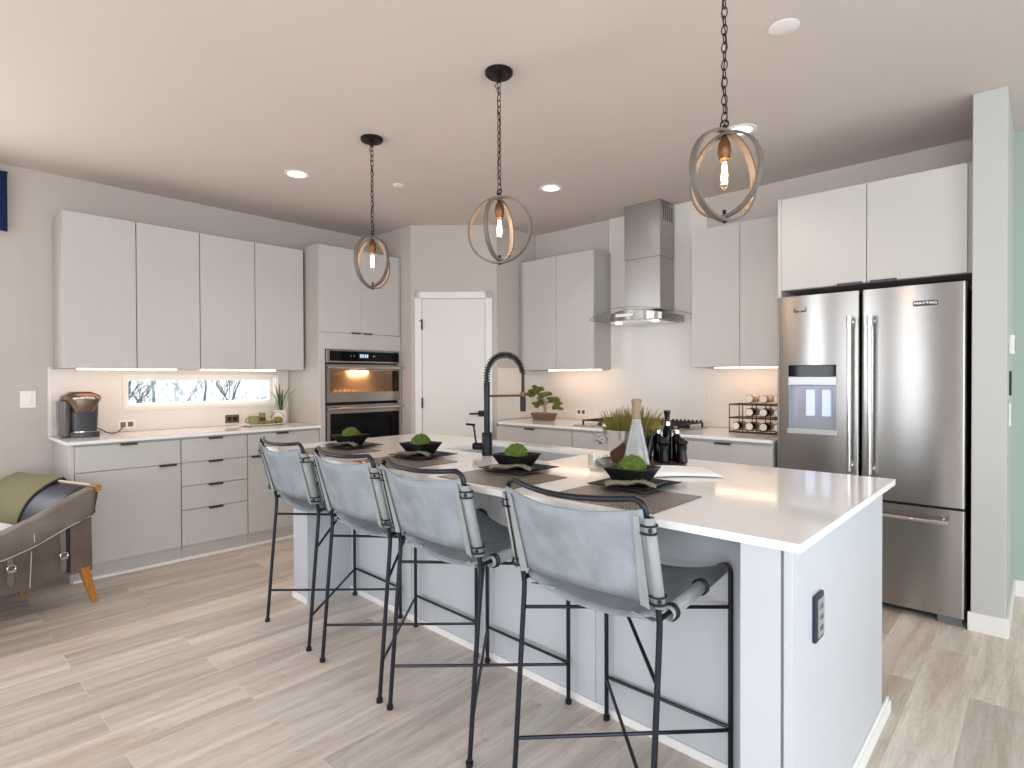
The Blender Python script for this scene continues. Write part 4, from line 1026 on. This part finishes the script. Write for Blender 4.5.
# bottle rack
rx, rz0 = -1.66, ZT
t = thing('bottle_rack', 'bronze metal three-tier bottle rack on counter beside the refrigerator', 'rack', (-1.665, 4.10, ZT))
b = B(); Wd, Dp = .385, .18
for x in (0, .095, .19, .285, Wd):
    for y in (0, Dp): b.tube([(x, y, .0), (x, y, .205)], .0035, 6)
for z in (.010, .110, .205):
    for y, q_ in ((0, .0065), (Dp, .004)): b.tube([(0, y, z), (Wd, y, z)], q_, 6)
    for x in (0, .095, .19, .285, Wd): b.tube([(x, 0, z), (x, Dp, z)], .0035, 6)
obj('frame', b, M_rack, t, smooth=True)
def rbottle(i, k, label):
    x = -1.665+.0475+i*.095; z = ZT+.012+(.010, .110, .205)[k]
    t = thing('wine_bottle', label, 'bottle', (x, 4.10, z+.030))
    obj('glass', B().tube([(0, -.005, 0), (0, .002, 0), (0, .13, 0), (0, .16, 0), (0, .215, 0)], [.026, .030, .030, .012, .011], 18), M_botl if k < 2 else M_amber, t, smooth=True)
    obj('bottle_label', B().tube([(0, -.0075, 0), (0, -.005, 0)], [.024, .025], 18), M_label, t)
    if k == 2: obj('wrap', B().tube([(0, .02, 0), (0, .10, 0)], .0305, 18), M_label, t)
cols = ['first from the left', 'second from the left', 'third from the left', 'nearest the refrigerator']
for k, rown in ((0, 'bottom tier'), (1, 'middle tier'), (2, 'top tier')):
    for i in range(4):
        if (k == 1 and i == 0) or (k == 2 and i == 0): continue
        rbottle(i, k, ('dark bottle with white label' if k < 2 else 'gold bottle with white wrap')+' lying in the rack '+rown+', '+cols[i])

# ---------------------------------------------------------------- lights on the ceiling
def pendant(x, y, a_out, a_in, label):
    t = thing('pendant_light', label, 'pendant light', (x, y, ZC-.0005))
    zc = 2.014-ZC; R = .155
    obj('canopy', B().lathe([(0, 0), (.066, 0), (.066, -.012), (.058, -.020), (.012, -.024), (.010, -.05), (0, -.05)]), M_chain, t, smooth=True)
    b = B(); z = -.045; zend = zc+R+.03; k = 0; n = int((z-zend)/.030); st = (z-zend)/n
    for k in range(n):
        c = (0, 0, z-st*(k+.5)); ax = 'x' if k % 2 else 'y'
        b.torus(c, .010, .0021, ax, 12, 5, (1, 1, 1.9))
    b.torus((0, 0, zend-.008), .014, .0028, 'y', 16, 6)
    obj('chain', b, M_chain, t, smooth=True)
    cpts = [(.012*math.sin(i*1.1), .012*math.cos(i*1.3), -.02+(zend+.02)*i/14) for i in range(15)]
    cpts[1] = (-.03, 0, cpts[1][2]); obj('cord', B().tube(cpts, .0022, 6), M_blk, t, smooth=True)
    def ring(R_, ang, nm, wd=.026):
        b = B(); n = 56; ca, sa = math.cos(ang), math.sin(ang); rg = []
        for k in range(n):
            th = 2*PI*k/n; row = []
            for (dr, dw_) in ((-.0045, -wd/2), (.0045, -wd/2), (.0045, wd/2), (-.0045, wd/2)):
                u = (R_+dr)*math.cos(th); zz = (R_+dr)*math.sin(th); row.append(b.bm.verts.new((u*ca-dw_*sa, u*sa+dw_*ca, zc+zz)))
            rg.append(row)
        for k in range(n):
            a, c = rg[k], rg[(k+1) % n]
            for j in range(4): b.bm.faces.new((a[j], a[(j+1) % 4], c[(j+1) % 4], c[j]))
        return obj(nm, b, M_ring, t, smooth=True)
    ring(R, a_out, 'outer_ring', .024); ring(R-.012, a_in, 'inner_ring', .019)
    obj('pivot_pin', B().cyl((0, 0, zc-R-.010), (0, 0, zc-R+.035), .006, seg=10).cyl((0, 0, zc+R-.03), (0, 0, zc+R+.02), .007, seg=10), M_chain, t, smooth=True)
    obj('socket', B().lathe([(0, zc+R-.02), (.010, zc+R-.022), (.020, zc+R-.045), (.023, zc+R-.075), (.020, zc+R-.080), (.018, zc+R-.10), (0, zc+R-.10)]), M_ringin, t, smooth=True)
    bl = obj('bulb', B().lathe([(.013, zc+.068), (.016, zc+.055), (.030, zc+.030), (.033, zc+.0), (.031, zc-.035), (.018, zc-.053), (0, zc-.058)], seg=24), M_bulb, t, smooth=True)
    b = B()
    for k in range(6):
        a = 2*PI*k/6; b.tube([(.005*math.cos(a), .005*math.sin(a), zc+.045), (.010*math.cos(a), .010*math.sin(a), zc+.0), (.008*math.cos(a), .008*math.sin(a), zc-.028)], .0016, 5)
    obj('filament', b, M_fil, bl)
    pl = lamp('pendant_bulb_light', 'POINT', (0, 0, zc-.005), 2.0, (1, .74, .50), radius=.02); pl.parent = t
    return t
ax = math.radians(42.8)
rd = math.radians
pendant(-2.985, 1.99, rd(56.4+52), rd(56.4-52), 'ring pendant light farthest from the camera, over the oven-side island end')
pendant(-1.900, 1.97, rd(44-21), rd(44+64), 'ring pendant light in the middle, above the faucet')
pendant(-.822, 1.98, rd(22.6+50), rd(22.6-39), 'ring pendant light nearest the camera, by the near island end')
for x, y, lab in ((-3.887, 1.972, 'round lit recessed ceiling light beside the far pendant chain'), (-2.77, 3.439, 'round lit recessed ceiling light in front of the range hood'), (-1.313, 3.40, 'round lit recessed ceiling light behind the nearest pendant')):
    t = thing('recessed_light', lab, 'ceiling light', (x, y, ZC-.0005))
    obj('trim_ring', B().lathe([(.062, -.0005), (.088, 0), (.088, -.004), (.080, -.007), (.062, -.004)], seg=32), M_white, t, smooth=True)
    obj('lens', B().lathe([(0, -.002), (.062, -.002), (.062, -.0006), (0, -.0006)], seg=32), M_dl, t)
    l = lamp('recessed_lamp', 'SPOT', (0, 0, -.012), 14, (1, .86, .70), radius=.05); l.data.spot_size = math.radians(120); l.data.spot_blend = .7; l.parent = t
o = obj('ceiling_speaker', B().lathe([(0, -.006), (.052, -.006), (.060, -.003), (.060, 0), (0, 0)], (-.799, 2.527, ZC-.0005), 32), M_white, smooth=True); tag(o, 'unlit round white ceiling cover near the nearest pendant', 'ceiling cover')
o = obj('sprinkler_cover', B().lathe([(0, -.006), (.036, -.006), (.040, -.002), (.040, 0), (0, 0)], (-3.56, 2.60, ZC-.0005), 24), M_white, smooth=True); tag(o, 'tiny white sprinkler cover on the ceiling near the far pendant', 'sprinkler cover')

# thermostat etc. on the side of the end partition
t = thing('thermostat', 'small white thermostat on the hall side of the end wall', 'thermostat')
obj('case', B().box((-.1395, 4.00, 1.43), (-.118, 4.09, 1.53)), M_white, t, bevel=.003)
obj('screen', B().box((-.118, 4.015, 1.45), (-.1172, 4.075, 1.51)), M_disp, t)
o = obj('light_switch', B().box((-.1395, 3.985, 1.05), (-.132, 4.06, 1.17)), M_white, bevel=.002); tag(o, 'white light switch below the thermostat on the hall side', 'switch')
o = obj('key_hook', B().box((-.1395, 4.03, 1.21), (-.130, 4.05, 1.34)), M_blk, bevel=.002); tag(o, 'narrow dark wall fitting between thermostat and light switch', 'wall fitting')

# ---------------------------------------------------------------- armchair
dF = Vector((.31, -.951, 0)); az = math.atan2(dF.y, dF.x)
t = thing('lounge_armchair', 'taupe leather strap armchair with oak legs at left edge, before cabinets', 'armchair', (-4.105, .80, 0), az)
# local +x = toward the chair front, +y = toward the camera side, -y = far side
def sx_top(x):
    K = ((-.1, .672), (0, .668), (.12, .622), (.29, .545), (.42, .505), (.85, .46))
    for (a, za), (b_, zb) in zip(K, K[1:]):
        if x <= b_: return za+(zb-za)*(x-a)/(b_-a)
    return .46
def side(y0, s, nm, lab=None):
    n = 10; xs = [.0+.78*i/n for i in range(n+1)]
    pts = [(x+.0, y0, .20-.045*x) for x in xs]+[(x, y0, sx_top(x)-.045) for x in xs[::-1]]
    pts[0] = (-.004, y0, .190)
    pts[-1] = (-.0, y0, .625)
    return obj(nm, B().prism(pts, (0, s*.03, 0)), M_choc, t, bevel=.006)
sp = side(0, -1, 'side_panel'); side(-.84, 1, 'side_panel')
def flap(y0, s):
    def f(u, v):
        x = -.012+.80*u; zt_ = sx_top(x)+.012; drop = (.165-.04*u)
        y = y0+s*(.012+.008*math.sin(u*23)*v+.012*v*(1-v)*4)
        if v < .12: return Vector((x, y0-s*.04+(y-y0+s*.04)*(v/.12), zt_))
        return Vector((x+.01*v, y, zt_-drop*(v-.12)/.88+.006*math.sin(u*17+2*v)))
    return obj('arm_flap', B().grid(f, 40, 12), M_chocd, t, solid=.006, smooth=True)
fl = flap(0, 1); flap(-.84, -1)
obj('stitching', B().tube([(-.0+.79*i/20, .021, sx_top(-.012+.80*i/20)+.012-(.165-.04*i/20)+.004) for i in range(21)], .0028, 5), M_stitch, fl)
obj('stitching', B().tube([(.30, .022, .53), (.302, .032, .44)], .0022, 5).tube([(.302, .002, .385), (.312, .002, .19)], .0022, 5), M_stitch, sp)
def strap(x):
    st = obj('strap', B().box((x-.014, .003, .24), (x+.014, .012, .52-x*.35)), M_chocd, t, bevel=.002)
    obj('buckle', B().torus((x, .018, .325), .016, .0035, 'y', 16, 6, (1.2, 1, 1)).tube([(x-.02, .018, .305), (x+.02, .018, .305)], .003, 6), M_steelp, st, smooth=True)
    obj('strap_tip', B().prism([(x-.012, .012, .30), (x+.012, .012, .30), (x+.012, .012, .245), (x, .012, .225), (x-.012, .012, .245)], (0, .004, 0)), M_chocd, st)
strap(.155); strap(.40)
obj('strap_slot', B().box((.115, .001, .215), (.136, .004, .47)), M_navy, t)
# wooden frame: back posts/arms
obj('arm_rail', B().tube([(-.035, -.005, .675), (.12, -.005, .60), (.42, -.005, .485), (.80, -.005, .445)], .016, 10), M_gold, t, smooth=True)
obj('arm_rail', B().tube([(-.035, -.835, .675), (.12, -.835, .60), (.42, -.835, .485), (.80, -.835, .445)], .016, 10), M_gold, t, smooth=True)
obj('back_rail', B().box((-.045, -.86, .655), (-.010, .02, .690)), M_gold, t, bevel=.006)
obj('corner_panel', B().prism([(-.010, .0, .655), (-.010, -.03, .655), (-.03, -.03, .52)], (-.008, 0, 0)).prism([(-.03, .012, .65), (.01, .012, .65), (-.012, .012, .545)], (0, -.012, 0)), M_navy, t)
for (x, y, dx, dy) in ((.038, -.02, -.05, .02), (.12, -.50, -.02, -.03), (.70, -.02, .05, .02), (.70, -.60, .05, -.02)):
    zt_ = .22
    obj('leg', loft([[(x+dx-.013, y+dy-.013, 0), (x+dx+.013, y+dy-.013, 0), (x+dx+.013, y+dy+.013, 0), (x+dx-.013, y+dy+.013, 0)], [(x-.024, y-.024, zt_), (x+.024, y-.024, zt_), (x+.024, y+.024, zt_), (x-.024, y+.024, zt_)]]), M_gold, t, bevel=.003)
def bc(u, v):
    y = -.80+.76*u; a = v
    x = -.01+.20*a+.04*math.sin(a*PI); z = .655-.27*a**1.3+.02*math.sin(PI*a)
    return Vector((x, y, z))
obj('back_cushion', B().grid(bc, 12, 14), M_navy, t, solid=.05, smooth=True)
obj('back_piping', B().tube([(-.012, -.36+.33*i/10, .690-.0*i) for i in range(11)], .007, 6), M_stitch, t, smooth=True)
obj('seat_cushion', B().box((.12, -.805, .235), (.76, -.035, .365)), M_navy, t, bevel=.03, seg=4)
obj('seat_frame', B().box((.03, -.81, .19), (.77, -.03, .235)), M_choc, t)
MW = Matrix.Translation((-4.105, .80, 0)) @ Matrix.Rotation(az, 4, 'Z')
def bl(u, v):
    y = -.86+.50*u
    if v < .35:
        k = v/.35; x = -.075+.012*math.sin(u*9); z = .42+.265*k
    else:
        a = (v-.35)/.65; x = -.045+.25*a+.05*math.sin(a*PI); z = .703-.27*a**1.2+.02*math.sin(PI*a)
    return Vector((x, y, z))
o = thing('throw_blanket', 'khaki green throw blanket draped over the armchair back', 'blanket'); o.matrix_world = MW
obj('cloth', B().grid(bl, 14, 22), M_khaki, o, solid=.012, smooth=True)
obj('edge_binding', B().tube([bl(1, i/22)+Vector((0, .002, .001)) for i in range(23)], .009, 6), M_khakie, o, smooth=True)
o = thing('seat_pillow', 'white cotton pillow lying on the armchair seat', 'pillow'); o.matrix_world = MW
b = B()
def pil(sgn):
    def f(u, v):
        e = (1-(2*u-1)**4)*(1-(2*v-1)**4)
        return Vector((.28+.42*u, -.50+.46*v, .455+sgn*.06*e**.5+.02-.10*u*.2))
    return f
b.grid(pil(1), 14, 14).grid(pil(-1), 14, 14); bmesh.ops.remove_doubles(b.bm, verts=b.bm.verts, dist=.0005)
obj('pillow_case', b, M_pill, o, smooth=True)

# ---------------------------------------------------------------- outdoors (seen through the slot window)
struct('ground_outside', B().grid(lambda u, v: Vector((XL-.6-24*u, -14+34*v, -.4+(7.5*u**1.1)+.25*math.sin(v*19+u*7)+.15*math.sin(v*41))), 20, 40), M_snow, smooth=True)
def wooded():
    g = bpy.data.materials.new('wooded_hillside'); g.use_nodes = True; nt = g.node_tree; b = nt.nodes['Principled BSDF']; b.inputs['Roughness'].default_value = 1
    tc = nt.nodes.new('ShaderNodeTexCoord'); mp = nt.nodes.new('ShaderNodeMapping'); mp.inputs['Scale'].default_value = (1, 1, .45); n = nt.nodes.new('ShaderNodeTexNoise'); n.inputs['Scale'].default_value = 3.5; n.inputs['Detail'].default_value = 8; n.inputs['Roughness'].default_value = .75
    nt.links.new(tc.outputs['Object'], mp.inputs[0]); nt.links.new(mp.outputs[0], n.inputs[0])
    cr = nt.nodes.new('ShaderNodeValToRGB'); cr.color_ramp.elements[0].position = .42; cr.color_ramp.elements[0].color = lin(76, 92, 100); cr.color_ramp.elements[1].position = .62; cr.color_ramp.elements[1].color = lin(188, 200, 206)
    nt.links.new(n.outputs[0], cr.inputs[0]); nt.links.new(cr.outputs[0], b.inputs['Base Color']); return g
struct('hill_outside', B().grid(lambda u, v: Vector((-18.5-3*v+.5*math.sin(u*37), 5.8+10*u, 1.2+6*v+.5*math.sin(u*23)+.3*math.sin(u*61+v*9))), 80, 12), wooded())
def gz(x, y):
    u = (XL-.6-x)/24; v = (y+14)/34; return -.4+7.5*max(0, u)**1.1+.25*math.sin(v*19+u*7)+.15*math.sin(v*41)
def bare_tree(x, y, h, seed, m_):
    rnd = random.Random(seed); b = B(); z0 = gz(x, y)-.1
    def grow(p, d, L, r, lev):
        q = p+d*L; mid = p+d*L*.5+Vector((rnd.uniform(-1, 1), rnd.uniform(-1, 1), 0))*L*.06
        b.tube([p, mid, q], [r, r*.8, r*.55], 5)
        if lev == 0: return
        for k in range(4 if lev > 1 else 3):
            s_ = p+(q-p)*rnd.uniform(.35, 1); nd = (d+Vector((rnd.uniform(-1, 1), rnd.uniform(-1, 1), rnd.uniform(.0, .6)))*.75).normalized()
            grow(s_, nd, L*rnd.uniform(.5, .72), r*.5, lev-1)
    grow(Vector((0, 0, 0)), Vector((rnd.uniform(-.1, .1), rnd.uniform(-.1, .1), 1)).normalized(), h*.40, h*.012, 5)
    o = obj('bare_tree', b, m_); o.location = (x, y, z0); return o
def evergreen(x, y, h, seed):
    rnd = random.Random(seed); t = thing('evergreen_tree', 'blurred blue-green evergreen outside the slot window, among several alike', 'tree', (x, y, gz(x, y)-.1), group='evergreens outside the slot window')
    obj('trunk', B().tube([(0, 0, 0), (0, 0, h)], [h*.03, .01], 6), M_treed, t)
    b = B()
    for k in range(16):
        z = h*(.10+.88*k/16); R = h*.20*(1-k/16.5); n = 12
        for j in range(n):
            a = 2*PI*(j+rnd.random())/n; rr_ = R*rnd.uniform(.7, 1.15); d = Vector((math.cos(a), math.sin(a), 0)); sd = Vector((-d.y, d.x, 0))
            b.tube([(0, 0, z), d*rr_*.6+Vector((0, 0, z-.02)), d*rr_+Vector((0, 0, z-rr_*.3))], [.02, .016, .004], 4)
            for q in range(5):
                c = d*rr_*(.35+.13*q)+Vector((0, 0, z-.02-rr_*.05*q))
                for sg in (-1, 1): b.tube([c, c+(d*.5+sd*sg)*rr_*.28+Vector((0, 0, -.05*rr_))], [.014, .004], 3)
    obj('needles', b, M_ever, t)
rnd = random.Random(3)
# the view through the slot runs from the camera past (x=-5.1,y=1.2..2.4)
k = 0
for row, X in enumerate((-7.3, -8.3, -9.5, -10.9, -12.6, -14.6)):
    for c in range(4):
        s_ = .235+.075*c+.035*(row % 2)+rnd.uniform(-.008, .008)
        if c < 2 or (c == 2 and row % 2 == 0) or row == 0:
            o = bare_tree(X, -X*s_, 1.5+.22*row, k, M_tree if k % 3 == 0 else M_treed); tag(o, 'frosted bare tree outside the slot window, among several alike', 'tree', 'bare trees outside the slot window')
        elif row % 2 and c == 3:
            evergreen(X, -X*s_, 1.7+.3*row, k)
        k += 1

# ---------------------------------------------------------------- groups of repeated things
GR = {'counter_stool': 'bar stools along the island', 'placemat': 'placemats on the island', 'charger_plate': 'charcoal plates on the island', 'salad_plate': 'small black plates on the island',
      'napkin': 'linen napkins on the island', 'square_bowl': 'black bowls on the island', 'moss_ball': 'moss balls in the bowls', 'pepper_mill': 'pepper mills on the tray', 'oil_bottle': 'black bottles on the tray',
      'pendant_light': 'pendant lights over the island', 'recessed_light': 'recessed ceiling lights', 'light_strip': 'light strips under the upper cabinets', 'grass_bunch': 'grass bunches in the ice bucket'}
for o in C.objects:
    k = o.name.split('.')[0]
    if o.parent is None and k in GR: o['group'] = GR[k]
    if o.parent is None and k == 'wine_bottle' and 'rack' in o.get('label', ''): o['group'] = 'bottles lying in the rack'
